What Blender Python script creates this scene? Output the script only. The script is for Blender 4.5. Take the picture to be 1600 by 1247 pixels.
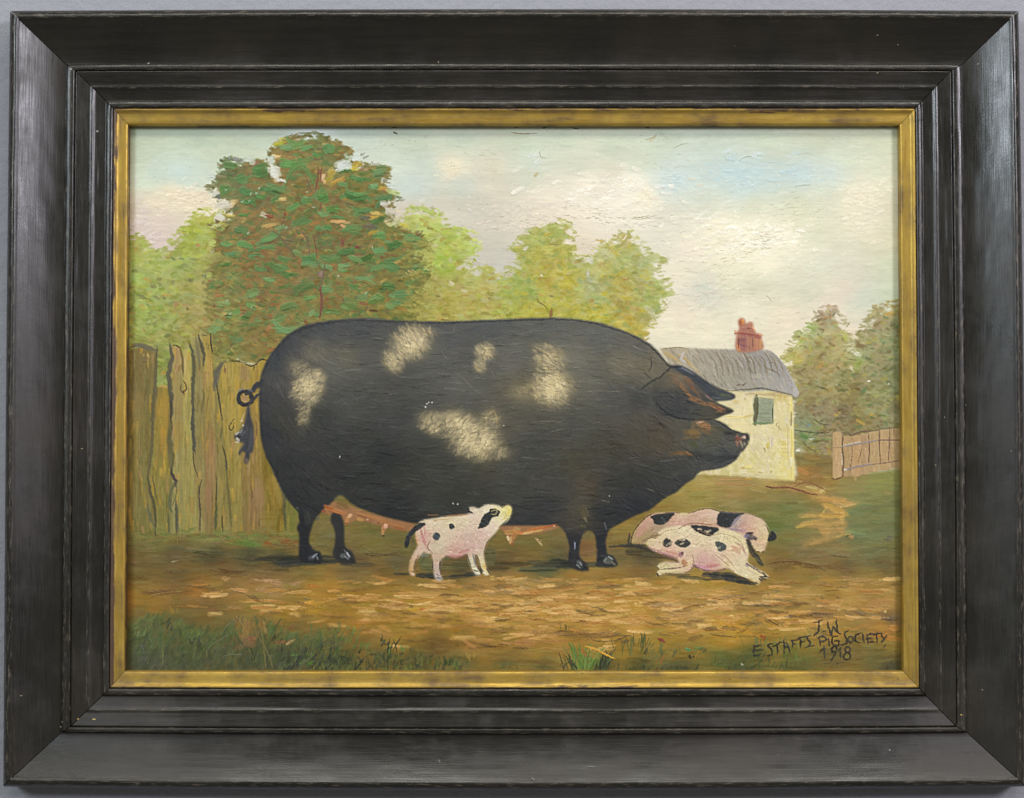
import bpy, math, random
import numpy as np
for o in list(bpy.data.objects): bpy.data.objects.remove(o)
SC_ = bpy.context.scene; COL = SC_.collection

# ------------------------------------------------------------------ camera: a hand camera a metre and a half away, tilted up a touch
UN = .0005                                  # one unit of the picture = 0.5 mm
Z0 = 1.55                                   # height of the picture's middle on the wall
TH = math.radians(1.9); DIST = 1.5
FWD = np.array([0, math.cos(TH), math.sin(TH)]); UPV = np.array([0, -math.sin(TH), math.cos(TH)])
CAM = np.array([0, -.010, Z0]) - DIST * FWD
cd = bpy.data.cameras.new('camera'); cam = bpy.data.objects.new('camera', cd); COL.objects.link(cam)
cam.location = CAM; cam.rotation_euler = (math.pi / 2 + TH, 0, 0)
cd.sensor_width = 36; cd.lens = 67.5; cd.clip_start = .05; cd.clip_end = 50
SC_.camera = cam

# ------------------------------------------------------------------ light: soft room light, ceiling tubes in front, a window to each side
wd = bpy.data.worlds.new('World'); SC_.world = wd; wd.use_nodes = True
bg = wd.node_tree.nodes['Background']; bg.inputs[0].default_value = (1.0, .98, .95, 1); bg.inputs[1].default_value = .17
def area(name, loc, target, sx, sy, power, col):
    l = bpy.data.lights.new(name, 'AREA'); l.shape = 'RECTANGLE'; l.size = sx; l.size_y = sy; l.energy = power; l.color = col
    o = bpy.data.objects.new(name, l); COL.objects.link(o); o.location = loc
    d = np.array(target) - np.array(loc); d = d / np.linalg.norm(d)
    o.rotation_euler = (math.acos(-d[2]), 0, math.atan2(d[0], -d[1]) if False else math.atan2(-d[0], d[1]))
    return o
area('ceiling_tubes', (.15, -1.55, Z0 + 2.0), (0, 0, Z0 + .1), 2.2, .5, 38, (1.0, .97, .90))
area('window_left', (-2.05, -2.6, Z0 + 1.08), (0, 0, Z0), .8, .8, 52, (.82, .92, 1.0))
area('window_right', (2.1, -2.6, Z0 + 1.10), (0, 0, Z0), .7, .8, 70, (.93, .90, 1.0))
SC_.view_settings.view_transform = 'Standard'; SC_.view_settings.look = 'None'
SC_.view_settings.exposure = 0.0; SC_.view_settings.gamma = 1.0; SC_.view_settings.use_curve_mapping = False

# ------------------------------------------------------------------ helpers
def tag(o, label=None, cat=None, kind=None, group=None):
    if label: o['label'] = label
    if cat: o['category'] = cat
    if kind: o['kind'] = kind
    if group: o['group'] = group
    return o
def empty(name, loc, parent=None):
    o = bpy.data.objects.new(name, None); COL.objects.link(o); o.location = loc; o.empty_display_size = .02
    if parent is not None: o.parent = parent; o.matrix_parent_inverse.identity()
    return o
def mesh_obj(name, verts, faces, mat, parent=None, smooth=True, uv=None, col=None):
    """verts (n,3) in world space, faces (m,4) quads or a list of polygons"""
    verts = np.asarray(verts, np.float32)
    off = np.zeros(3)
    p = parent
    while p is not None: off = off + np.array(p.location); p = p.parent
    me = bpy.data.meshes.new(name)
    if isinstance(faces, np.ndarray):
        m, k = faces.shape
        me.vertices.add(len(verts)); me.vertices.foreach_set('co', (verts - off).astype(np.float32).ravel())
        me.loops.add(m * k); me.loops.foreach_set('vertex_index', faces.astype(np.int32).ravel())
        me.polygons.add(m); me.polygons.foreach_set('loop_start', np.arange(0, m * k, k, dtype=np.int32)); me.polygons.foreach_set('loop_total', np.full(m, k, np.int32))
        me.update(calc_edges=True)
    else:
        me.from_pydata([tuple(v) for v in verts - off], [], faces); me.update()
    me.polygons.foreach_set('use_smooth', np.full(len(me.polygons), smooth, bool))
    if uv is not None:
        vi = np.empty(len(me.loops), np.int32); me.loops.foreach_get('vertex_index', vi)
        u = me.uv_layers.new(name='UVMap'); u.data.foreach_set('uv', np.asarray(uv, np.float32)[vi].ravel())
    if col is not None:
        a = me.color_attributes.new('paint', 'FLOAT_COLOR', 'POINT')
        c4 = np.ones((len(verts), 4), np.float32); c4[:, :3] = col; a.data.foreach_set('color', c4.ravel())
    me.materials.append(mat)
    o = bpy.data.objects.new(name, me); COL.objects.link(o)
    if parent is not None: o.parent = parent
    return o
class NT:
    """small node-graph helper"""
    def __init__(s, name):
        s.m = bpy.data.materials.new(name); s.m.use_nodes = True; s.t = s.m.node_tree; s.b = s.t.nodes['Principled BSDF']
    def n(s, ty, **kw):
        d = s.t.nodes.new(ty)
        for k, v in kw.items():
            if k in d.inputs: 
                if hasattr(v, 'is_linked') or isinstance(v, bpy.types.NodeSocket): s.t.links.new(v, d.inputs[k])
                else: d.inputs[k].default_value = v
            else: setattr(d, k, v)
        return d
    def l(s, a, b): s.t.links.new(a, b)
    def noise(s, vec, scale, detail=4, rough=.55):
        d = s.n('ShaderNodeTexNoise', Scale=scale, Detail=detail, Roughness=rough); s.l(vec, d.inputs['Vector']); return d.outputs['Fac']
    def ramp(s, f, stops):
        d = s.n('ShaderNodeValToRGB'); e = d.color_ramp.elements
        while len(e) < len(stops): e.new(.5)
        for k, (p, c) in enumerate(stops): e[k].position = p; e[k].color = (*c, 1) if len(c) == 3 else c
        s.l(f, d.inputs[0]); return d.outputs[0]
    def rng_(s, f, a, b, c, d_):
        d = s.n('ShaderNodeMapRange'); d.inputs[1].default_value = a; d.inputs[2].default_value = b; d.inputs[3].default_value = c; d.inputs[4].default_value = d_
        s.l(f, d.inputs[0]); return d.outputs[0]
    def math(s, op, a, b=None):
        d = s.n('ShaderNodeMath', operation=op)
        for k, v in enumerate((a, b)):
            if v is None: continue
            if isinstance(v, (int, float)): d.inputs[k].default_value = v
            else: s.l(v, d.inputs[k])
        return d.outputs[0]
    def mix(s, f, a, b):
        d = s.n('ShaderNodeMix', data_type='RGBA')
        for k, v in ((0, f), (6, a), (7, b)):
            if isinstance(v, (int, float)): d.inputs[k].default_value = v
            elif isinstance(v, tuple): d.inputs[k].default_value = (*v, 1)
            else: s.l(v, d.inputs[k])
        return d.outputs[2]
    def scale(s, vec, sc):
        d = s.n('ShaderNodeMapping'); d.inputs['Scale'].default_value = sc; s.l(vec, d.inputs['Vector']); return d.outputs[0]
    def bump(s, h, strength, dist):
        d = s.n('ShaderNodeBump'); d.inputs['Strength'].default_value = strength; d.inputs['Distance'].default_value = dist
        s.l(h, d.inputs['Height']); s.l(d.outputs[0], s.b.inputs['Normal']); return d
    def set(s, **kw):
        for k, v in kw.items():
            i = s.b.inputs[k.replace('_', ' ')]
            if isinstance(v, bpy.types.NodeSocket): s.l(v, i)
            else: i.default_value = v if not isinstance(v, tuple) else (*v, 1)
        return s.m

# ------------------------------------------------------------------ wall: grey emulsion with a roller stipple
def wall_material():
    t = NT('grey_wall_paint'); tc = t.n('ShaderNodeTexCoord').outputs['Object']
    big = t.noise(tc, 3.5, 3); st = t.noise(tc, 900, 3, .6); und = t.noise(tc, 90, 2)
    t.bump(t.math('ADD', st, t.math('MULTIPLY', und, 2.5)), .8, .0008)
    return t.set(Base_Color=t.mix(big, (.285, .289, .312), (.315, .319, .342)), Roughness=.62, Specular_IOR_Level=.35)
wv = np.array([(-2.2, 0, .2), (2.2, 0, .2), (2.2, 0, 2.9), (-2.2, 0, 2.9), (-2.2, .12, .2), (2.2, .12, .2), (2.2, .12, 2.9), (-2.2, .12, 2.9)])
tag(mesh_obj('wall', wv, np.array([(0, 1, 2, 3), (5, 4, 7, 6), (3, 2, 6, 7), (1, 0, 4, 5), (0, 3, 7, 4), (2, 1, 5, 6)]), wall_material(), smooth=False), kind='structure', label='plain pale grey painted wall behind the picture')

# ------------------------------------------------------------------ picture frame: mitred moulding, ebonised, with a gilt slip
def ebony_material():
    t = NT('ebonised_wood'); uv = t.n('ShaderNodeUVMap').outputs[0]; tc = t.n('ShaderNodeTexCoord').outputs['Object']
    streak = t.noise(t.scale(uv, (7, 260, 1)), 1, 4, .5); fine = t.noise(t.scale(uv, (40, 1500, 1)), 1, 3, .6)
    cloud = t.noise(tc, 9, 4); spots = t.noise(tc, 260, 2); dust = t.noise(tc, 38, 5, .65)
    base = t.mix(t.rng_(streak, .35, .7, 0, 1), (.0090, .0084, .0056), (.0140, .0124, .0082))
    base = t.mix(t.rng_(cloud, .40, .70, 0, .7), base, (.022, .0165, .0095))
    wear = t.n('ShaderNodeAttribute', attribute_name='wear').outputs['Fac']
    w = t.math('MULTIPLY', wear, t.rng_(t.noise(t.scale(uv, (90, 700, 1)), 1, 5, .7), .54, .62, 0, 1))
    base = t.mix(t.math('MULTIPLY', w, .8), base, (.13, .11, .078))
    base = t.mix(t.rng_(spots, .78, .80, 0, .4), base, (.16, .15, .12))
    base = t.mix(t.math('MULTIPLY', t.rng_(dust, .5, .8, 0, .35), t.n('ShaderNodeAttribute', attribute_name='dust').outputs['Fac']), base, (.12, .105, .08))
    rough = t.math('ADD', t.rng_(fine, .3, .7, .20, .36), t.math('ADD', t.rng_(cloud, .35, .7, -.04, .14), t.rng_(dust, .45, .75, 0, .10)))
    t.bump(t.math('ADD', t.math('MULTIPLY', streak, .25), t.math('ADD', t.math('MULTIPLY', fine, .22), t.math('MULTIPLY', dust, .5))), .5, .0006)
    return t.set(Base_Color=base, Roughness=rough, Specular_IOR_Level=.5)
def gilt_material():
    t = NT('worn_gilding'); uv = t.n('ShaderNodeUVMap').outputs[0]; tc = t.n('ShaderNodeTexCoord').outputs['Object']
    a = t.noise(t.scale(uv, (28, 320, 1)), 1, 5, .65); b = t.noise(tc, 34, 4, .6); s = t.noise(tc, 300, 2); rub = t.noise(t.scale(uv, (45, 420, 1)), 1, 5, .7)
    edge = t.n('ShaderNodeAttribute', attribute_name='wear').outputs['Fac']
    gold = t.mix(t.rng_(a, .3, .7, 0, 1), (.33, .20, .032), (.54, .365, .07))
    bole = t.mix(b, (.048, .030, .024), (.13, .075, .032))
    patchy = t.rng_(t.noise(t.scale(uv, (11, 60, 1)), 1, 4, .6), .35, .7, -.28, .30)
    k = t.math('MAXIMUM', t.rng_(t.math('ADD', t.math('MULTIPLY', a, .5), t.math('MULTIPLY', b, .5)), .46, .62, 0, .85), t.rng_(t.math('ADD', t.math('ADD', edge, patchy), t.math('MULTIPLY', t.math('SUBTRACT', rub, .5), 1.5)), .55, .75, 0, 1))
    k = t.math('MAXIMUM', k, t.rng_(s, .72, .75, 0, .8))
    t.bump(t.math('ADD', a, t.math('MULTIPLY', s, .4)), .4, .0004)
    return t.set(Base_Color=t.mix(k, gold, bole), Metallic=t.rng_(k, 0, 1, .55, .08), Roughness=t.rng_(rub, .3, .7, .33, .5), Specular_IOR_Level=.4)
EB, GI = ebony_material(), gilt_material()

# moulding section: (u from the outer edge, height above the wall, wear, dust)
def scoop(u): return 34 + 29 * (1 - (u - 15) / 70.) ** 1.36
SEC_OUT = [(0, 2, 0, 0), (0, 30, .1, 0), (.3, 44, .2, 0), (1.6, 51, .4, 0), (4, 57, .6, .1), (7, 61, .9, .2), (9.5, 62.8, 1, .2), (12, 63.9, 1, .2), (14, 64, .9, .2), (16, 63.2, .5, .2)] + [(u, scoop(u), .12 if u < 24 else .03, .5 if u > 60 else .25) for u in np.linspace(18, 85, 20)] + [(86, 34, 0, 1)]
SEC_IN = [(86.1, 33.2, 0, 1), (86.8, 36.5, .3, 1), (88, 39.6, .9, .6), (90, 40.8, 1, .4), (94, 41.2, .5, .4), (98, 41, .6, .4), (99.6, 40.2, 1, .3), (100.6, 38, .5, .4), (101.2, 34.5, 0, 1)] + \
 [(u, 29.4 + 10.0 * ((147 - u) / 45.) ** 1.12 + 1.6 * math.exp(-((u - 126.5) / 2.6) ** 2), .8 if 123.5 < u < 129 else .07, .45) for u in np.linspace(102, 145.5, 30)] + [(147, 29.4, 0, .8), (148.2, 30, .1, .8), (149, 34.0, .7, .5), (150.5, 35.2, 1, .3), (155, 35.6, .4, .3), (158.4, 35.3, .9, .3), (159.4, 33.5, .4, .3), (159.6, 29, 0, .4)]
SEC_GILT = [(159.7, 28.6, 1.1, 0), (160.0, 33.5, 1.1, 0), (160.6, 35.6, 1.05, 0), (161.6, 36.5, .95, 0), (162.8, 36.2, .85, 0), (164, 35.2, .78, 0), (165.6, 33.8, .7, 0), (167, 32.9, .5, 0), (169, 32.4, .2, 0), (172.5, 32.0, .12, 0), (176, 31.6, .1, 0), (179.5, 31.1, .1, 0), (181.4, 30.4, .2, 0), (182.4, 29.0, .5, 0), (183, 27, .7, 0), (183, 15.4, .9, 0)]
SEC_W = 183.
OUTX = (-783., 790.); OUTY = (-598., 605.); WID = {'left': 183., 'right': 184., 'top': 177., 'bottom': 176.}
BOW = {'left': 1.2, 'right': 3.2, 'top': 2.8, 'bottom': 5.5}
WARP = {'top': (0, 85, 95.5, 156, 183), 'bottom': (0, 85, 94.5, 155.5, 183), 'left': (0, 86, 101, 160, 183), 'right': (0, 86, 103, 159, 183)}
def edge_line(side, s):
    s = np.interp(s * 183., (0, 86, 100.6, 159.65, 183), WARP[side]) / 183.
    return {'left': OUTX[0] + s * WID['left'], 'right': OUTX[1] - s * WID['right'], 'top': OUTY[1] - s * WID['top'], 'bottom': OUTY[0] + s * WID['bottom']}[side]
def world(x, y, z): return np.stack([np.asarray(x) * UN, -np.asarray(z) * UN, Z0 + np.asarray(y) * UN], -1)
def wob(t, seed, n=5):
    r = np.random.default_rng(seed); return sum(r.normal(0, 1) / (k + 1) * np.sin(t * (k + 1) * 2.3 + r.random() * 6.3) for k in range(n))
def rail(name, side, sec, mat, parent, seed, nl=90):
    sec = np.array(sec); ns = len(sec); t = np.linspace(0, 1, nl)
    V = np.zeros((nl, ns, 3)); UVs = np.zeros((nl, ns, 2))
    for j, (u, z, wr, du) in enumerate(sec):
        s = u / SEC_W
        if side in ('top', 'bottom'):
            gp = .8 if u < 159 else .4
            xa, xb = edge_line('left', s) + gp, edge_line('right', s) - gp; x = xa + (xb - xa) * t
            b = BOW[side] * (1 - (2 * t - 1) ** 2) * (1 - s) * (1 if side == 'top' else -1)
            y = edge_line(side, s) + b; al = x
        else:
            gp = .8 if u < 159 else .4
            ya, yb = edge_line('bottom', s) + gp, edge_line('top', s) - gp; y = ya + (yb - ya) * t
            b = BOW[side] * (1 - (2 * t - 1) ** 2) * (1 - s) * (1 if side == 'right' else -1)
            x = edge_line(side, s) + b; al = y
        env = np.clip(np.minimum(t, 1 - t) * 14, 0, 1)
        zz = z + (wob(t * 9, seed + j // 4) * .14 + wob(t * 40, seed + 50 + j // 2) * .06) * env * (1 if z > 22 else 0)
        V[:, j] = world(x, y, zz); UVs[:, j] = np.stack([al * UN + seed * .37, np.full(nl, u * UN + seed * .11)], -1)
    idx = np.arange(nl * ns).reshape(nl, ns)
    f = np.stack([idx[:-1, :-1], idx[1:, :-1], idx[1:, 1:], idx[:-1, 1:]], -1).reshape(-1, 4)
    if side in ('top', 'left'): f = f[:, ::-1]
    o = mesh_obj(name, V.reshape(-1, 3), f, mat, parent, True, UVs.reshape(-1, 2))
    for nm, c in (('wear', 2), ('dust', 3)):
        a = o.data.attributes.new(nm, 'FLOAT', 'POINT'); v = np.tile(sec[:, c], (nl, 1)).astype(np.float32)
        if nm == 'wear' and mat is GI: v *= {'bottom': .5, 'left': 1.05, 'right': .45, 'top': .72}[side]
        if nm == 'dust': v *= {'bottom': 1., 'left': .35, 'right': .4, 'top': .1}[side]
        a.data.foreach_set('value', v.ravel())
    return o
FRAME = tag(empty('picture_frame', (0, 0, Z0 + OUTY[0] * UN)), 'wide black ebonised wooden picture frame with a worn gilt inner slip', 'picture frame')
RAILS = {}
for k, side in enumerate(('top', 'bottom', 'left', 'right')):
    RAILS[side] = rail('rail', side, SEC_OUT, EB, FRAME, 11 + k * 7)
    rail('inner_moulding', side, SEC_IN, EB, RAILS[side], 13 + k * 7)
    tag(rail('gilt_slip', side, SEC_GILT, GI, FRAME, 17 + k * 7), 'worn gilded slip along the %s edge of the picture' % {'top': 'upper', 'bottom': 'lower', 'left': 'left', 'right': 'right'}[side])
# chips and flecks of paint on the black wood
ALLSEC = np.array(SEC_OUT + SEC_IN + SEC_GILT)
def unproject(px, py, z):
    d = FWD[None] + ((np.atleast_1d(px) - 800) / 3000.)[:, None] * np.array([1., 0, 0]) + ((623.5 - np.atleast_1d(py)) / 3000.)[:, None] * UPV
    t = (-z * UN - CAM[1]) / d[:, 1]; p = CAM + d * t[:, None]
    return p[:, 0] / UN, (p[:, 2] - Z0) / UN
def side_of(x, y):
    s = {'left': (x - OUTX[0]) / WID['left'], 'right': (OUTX[1] - x) / WID['right'], 'top': (OUTY[1] - y) / WID['top'], 'bottom': (y - OUTY[0]) / WID['bottom']}
    k = min(s, key=s.get); return k, float(np.interp(s[k] * 183., WARP[k], (0, 86, 100.6, 159.65, 183)) / 183.)
def fleck_material(name, c, r=.6): return NT(name).set(Base_Color=c, Roughness=r)
FM = {'white': fleck_material('white_fleck', (.26, .26, .235)), 'gold': fleck_material('gold_fleck', (.5, .36, .08), .4), 'tan': fleck_material('tan_fleck', (.28, .22, .13))}
rf = random.Random(4)
for px, py, ln, wd_, an, c in [(152,205,6,4,0,'white'),(111,108,6,4,1,'white'),(47,50,4,2.5,.6,'white'),(232,99,6,3,.3,'white'),(1371,114,4,3,0,'tan'),(1371,55,5,2,.1,'tan'),(1403,70,3,2,0,'tan'),(1528,100,4,3,.4,'tan'),(97,1128,4,4,0,'tan'),(95,1136,3,4,0,'white'),(121,1123,7,4,0,'gold'),(147,1124,9,3,0,'gold'),(33,1087,5,2.5,0,'tan'),
        (686,1189,9,1.6,-.9,'white'),(833,1217,9,1.6,-.7,'white'),(869,1147,4,3.4,0,'gold'),(925,1198,16,1.2,0,'white'),(592,1224,4,4,0,'gold'),(1390,1172,4,3,.6,'white'),(1535,1078,4,2.5,0,'tan'),(1502,1117,4,3,0,'gold'),(703,162,5,1.4,.9,'white'),(685,97,2,5,0,'tan'),(1476,652,2,3,0,'white'),(1509,633,2.4,2,0,'white'),(1494,521,1.6,6,0,'tan'),(1462,727,1.6,6,0,'tan'),(128,701,5,2,0,'tan'),(1580,705,2,3,0,'tan'),(760,20,5,2,0,'tan'),(1420,700,2,2,0,'tan')]:
    z = 45.
    for _ in range(5):
        x, y = unproject(px, py, z); side, s = side_of(x[0], y[0]); z = float(np.interp(s * SEC_W, ALLSEC[:, 0], ALLSEC[:, 1]))
    x, y = x[0], y[0]; n = 9; pts = []
    for k in range(n):
        a = 2 * math.pi * k / n; r = rf.uniform(.75, 1.15); ex, ey = ln * .36 * r * math.cos(a), wd_ * .36 * r * math.sin(a)
        qx, qy = x + ex * math.cos(an) - ey * math.sin(an), y + ex * math.sin(an) + ey * math.cos(an)
        sd, ss = side_of(qx, qy); pts.append(world(qx, qy, float(np.interp(ss * SEC_W, ALLSEC[:, 0], ALLSEC[:, 1])) + .15))
    pts.append(world(x, y, z + .6))
    mesh_obj('paint_fleck', np.array(pts), [(k, (k + 1) % n, n) for k in range(n)], FM[c], RAILS[side])
# ------------------------------------------------------------------ the painting: brushwork engine (numpy)
# Everything is laid down as oil paint on the panel: colour (CV), thickness (HT) and which painted thing it belongs to (LB).
# Panel coordinates are millimetre-halves ("units"): 1 unit = 0.5 mm, x to the right, y downwards.
S = 0.9                                    # raster cells per unit
PX0, PY0, PX1, PY1 = 186, 180, 1420, 1064  # panel extents (it runs under the slip)
W = int((PX1 - PX0) * S); H = int((PY1 - PY0) * S)
CV = np.zeros((H, W, 3), np.float32); HT = np.zeros((H, W), np.float32); LB = np.zeros((H, W), np.int16)
rng = np.random.default_rng(7)
GX, GY = np.meshgrid((np.arange(W) + .5) / S + PX0, (np.arange(H) + .5) / S + PY0)
GX = GX.astype(np.float32); GY = GY.astype(np.float32)
LABELS = []                                # (part, sub-part) -> index
def lab(part, sub=None):
    LABELS.append((part, sub)); return len(LABELS) - 1
def c3(*c):
    c = c[0] if len(c) == 1 else c
    return np.array(c, np.float32) / 255.

def lattice(sx, sy, seed, shape=None, x0=0, y0=0):
    h, w = shape or (H, W)
    r = np.random.default_rng(seed)
    ny, nx = int(h / (sy * S)) + 3, int(w / (sx * S)) + 3
    g = r.random((ny, nx)).astype(np.float32)
    yy = np.arange(h) / (sy * S); xx = np.arange(w) / (sx * S)
    yi = yy.astype(int); xi = xx.astype(int); fy = yy - yi; fx = xx - xi
    fy = (fy * fy * (3 - 2 * fy)).astype(np.float32)[:, None]; fx = (fx * fx * (3 - 2 * fx)).astype(np.float32)[None]
    a = g[yi][:, xi]; b = g[yi][:, xi + 1]; c = g[yi + 1][:, xi]; d = g[yi + 1][:, xi + 1]
    return (a * (1 - fx) + b * fx) * (1 - fy) + (c * (1 - fx) + d * fx) * fy
def fbm(sx, sy, seed, octv=3, shape=None):
    o = 0; amp = 1; t = 0
    for k in range(octv):
        o = o + amp * (lattice(sx / 2 ** k, sy / 2 ** k, seed + 31 * k, shape) - .5); t += amp; amp *= .55
    return o / t * 2          # about -1..1

def box(a, r):
    if r < 1: return a
    for ax in (0, 1):
        p = np.pad(a, [(r + 1, r) if k == ax else (0, 0) for k in (0, 1)], mode='edge')
        cs = np.cumsum(p, axis=ax, dtype=np.float64)
        a = ((cs[2 * r + 1:] - cs[:-2 * r - 1]) if ax == 0 else (cs[:, 2 * r + 1:] - cs[:, :-2 * r - 1])) / (2 * r + 1)
    return a.astype(np.float32)
def spline(p, n=6, closed=True):
    p = np.array(p, float); m = len(p); out = []
    for i in range(m if closed else m - 1):
        g = (lambda k: p[k % m]) if closed else (lambda k: p[min(max(k, 0), m - 1)])
        a, b, c, d = g(i - 1), g(i), g(i + 1), g(i + 2)
        for t in np.arange(n) / n:
            out.append(.5 * (2 * b + (c - a) * t + (2 * a - 5 * b + 4 * c - d) * t * t + (3 * b - a - 3 * c + d) * t ** 3))
    if not closed: out.append(p[-1])
    return np.array(out)
def poly(pts, soft=1.0, smooth=True, jit=0):
    """soft-edged filled outline -> full-size alpha"""
    p = spline(pts, 5) if smooth else np.array(pts, float)
    if jit: p = p + rng.normal(0, jit, p.shape)
    SS = 3
    q = np.stack([(p[:, 0] - PX0) * S * SS, (p[:, 1] - PY0) * S * SS], 1)
    pad = int(soft * 4 * S + 4)
    bx0 = max(0, int(q[:, 0].min() / SS) - pad); bx1 = min(W, int(q[:, 0].max() / SS) + pad + 1)
    by0 = max(0, int(q[:, 1].min() / SS) - pad); by1 = min(H, int(q[:, 1].max() / SS) + pad + 1)
    h, w = (by1 - by0) * SS, (bx1 - bx0) * SS
    acc = np.zeros((h, w + 1), np.int32)
    q = q - [bx0 * SS, by0 * SS]
    for (xa, ya), (xb, yb) in zip(q, np.roll(q, -1, 0)):
        if ya == yb: continue
        if ya > yb: xa, ya, xb, yb = xb, yb, xa, ya
        r0, r1 = max(0, int(np.ceil(ya - .5))), min(h - 1, int(np.ceil(yb - .5)) - 1)
        if r1 < r0: continue
        rr = np.arange(r0, r1 + 1)
        xc = xa + (rr + .5 - ya) / (yb - ya) * (xb - xa)
        acc[rr, np.clip(np.ceil(xc - .5).astype(int), 0, w)] += 1
    ins = (np.cumsum(acc, 1)[:, :w] % 2).astype(np.float32)
    a = ins.reshape(by1 - by0, SS, bx1 - bx0, SS).mean((1, 3))
    r = int(round(soft * S))
    if r >= 1: a = box(box(a, r), r)
    out = np.zeros((H, W), np.float32); out[by0:by1, bx0:bx1] = a
    return out
def lay(alpha, col, label=None, h=None, hk=.5, th=.5):
    """glaze colour through an alpha"""
    a = alpha[..., None]
    CV[:] = CV * (1 - a) + np.asarray(col, np.float32) * a
    if h is not None: HT[:] = HT * (1 - alpha * hk) + h * alpha
    if label is not None: LB[alpha > th] = label
NZ = fbm(5, 4, 5, 3)
BR = [np.convolve(rng.normal(0, 1, 80), np.ones(k) / k ** .5, 'same').astype(np.float32) for k in (1, 2, 3) for _ in range(8)]
def dab(x, y, L, Wd, ang, col, a=.85, h=.12, label=None, curve=0., mask=None, dry=.25, var=.035, hard=1.7, rag=.38):
    """one brush stroke: an elongated touch with bristle streaks, a ridge of paint and a dry tail"""
    R = (L * .5 + Wd * .6 + 1.5)
    x0 = int((x - R - PX0) * S); x1 = int((x + R - PX0) * S) + 2; y0 = int((y - R - PY0) * S); y1 = int((y + R - PY0) * S) + 2
    x0 = max(x0, 0); y0 = max(y0, 0); x1 = min(x1, W); y1 = min(y1, H)
    if x1 <= x0 or y1 <= y0: return
    dx = GX[y0:y1, x0:x1] - x; dy = GY[y0:y1, x0:x1] - y
    ca, sa = math.cos(ang), math.sin(ang)
    u = dx * ca + dy * sa; v = dy * ca - dx * sa
    if curve: v = v + curve * u * u
    un = u * (2 / L); vn = v * (2 / Wd)
    oy = rng.integers(0, H - (y1 - y0)); ox = rng.integers(0, W - (x1 - x0))
    nz = NZ[oy:oy + y1 - y0, ox:ox + x1 - x0]
    q = un * un; q = q * q + (vn + .3 * math.sin(rng.random() * 6.3) * un) ** 2 + nz * rag
    br = BR[rng.integers(len(BR))][np.clip((vn * 9 + 40).astype(np.int32), 0, 79)]
    al = np.clip((1 - q) * hard, 0, 1)
    if dry: al = np.clip(al * (1 - dry * np.clip(un * .8 + .4 + br * .45 + nz * .5, 0, 1.3)), 0, 1)
    al = al * a
    if mask is not None: al = al * mask[y0:y1, x0:x1]
    A = al[..., None]
    C = CV[y0:y1, x0:x1]
    C += A * (col + br[..., None] * var - C)
    if h:
        Hh = HT[y0:y1, x0:x1]
        ridge = np.exp(-((q - .72) * 4) ** 2) * .5
        Hh += al * (h * (.75 + .25 * br + ridge) - .45 * Hh)
    if label is not None:
        LB[y0:y1, x0:x1][al > .45] = label
def blend(mask, r=2, amt=.6):
    """soften wet paint into itself"""
    k = (mask * amt)[..., None]
    CV[:] = CV * (1 - k) + np.stack([box(CV[..., i], r) for i in range(3)], -1) * k
def line(pts, wd, col, a=.85, h=.1, label=None, taper=.4, smooth=True, mask=None, rough=.12, wig=.3):
    """a drawn brush line: overlapping short touches following a curve, with changing pressure"""
    p = spline(pts, 8, closed=False) if smooth and len(pts) > 2 else np.array(pts, float)
    d = np.r_[0, np.cumsum(np.hypot(*np.diff(p, axis=0).T))]
    n = max(2, int(d[-1] / max(.8, wd * .45)))
    t = np.linspace(0, d[-1], n)
    xs = np.interp(t, d, p[:, 0]); ys = np.interp(t, d, p[:, 1])
    xs = xs + rng.normal(0, wig * wd * .25, n); ys = ys + rng.normal(0, wig * wd * .25, n)
    for i in range(n):
        j = min(i + 1, n - 1); k = max(i - 1, 0)
        an = math.atan2(ys[j] - ys[k], xs[j] - xs[k])
        f = 1 - taper * abs(2 * i / (n - 1) - 1) ** 2
        w_ = wd * f * (1 + rng.normal(0, rough))
        dab(xs[i], ys[i], wd * 1.7, max(w_, .9), an, col, a, h, label, mask=mask, dry=.05, var=.015, rag=.15)
def idw(ctrl, x, y, p=3.0):
    c = np.array(ctrl, np.float32)
    x = np.asarray(x, np.float32); y = np.asarray(y, np.float32); sh = x.shape
    x = x.ravel(); y = y.ravel(); out = np.empty((x.size, 3), np.float32)
    for i in range(0, x.size, 20000):
        d2 = (x[i:i + 20000, None] - c[None, :, 0]) ** 2 + ((y[i:i + 20000, None] - c[None, :, 1]) * 1.15) ** 2 + 60
        w = d2 ** (-p / 2)
        out[i:i + 20000] = (w @ c[:, 2:5]) / w.sum(1, keepdims=True)
    return out.reshape(sh + (3,)) / 255.
def idw_full(ctrl, p=3.0):
    st = 8
    gx = np.arange(PX0, PX1 + 2 * st, st); gy = np.arange(PY0, PY1 + 2 * st, st)
    g = idw(ctrl, *np.meshgrid(gx, gy), p=p)
    xf = (GX[0] - PX0) / st; yf = (GY[:, 0] - PY0) / st
    xi = xf.astype(int); yi = yf.astype(int); fx = (xf - xi)[None, :, None]; fy = (yf - yi)[:, None, None]
    return ((g[yi][:, xi] * (1 - fx) + g[yi][:, xi + 1] * fx) * (1 - fy) + (g[yi + 1][:, xi] * (1 - fx) + g[yi + 1][:, xi + 1] * fx) * fy).astype(np.float32)
def scatter(mask, n, thr=.5):
    """n random spots where the mask is on"""
    ys, xs = np.nonzero(mask > thr)
    k = rng.integers(0, len(xs), n)
    return (xs[k] + rng.random(n)) / S + PX0, (ys[k] + rng.random(n)) / S + PY0
def N(s): return rng.normal(0, s)
def U(a, b): return rng.uniform(a, b)
def pick(pal, wts=None):
    i = rng.choice(len(pal), p=None if wts is None else np.array(wts) / np.sum(wts)); return c3(pal[i])

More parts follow.
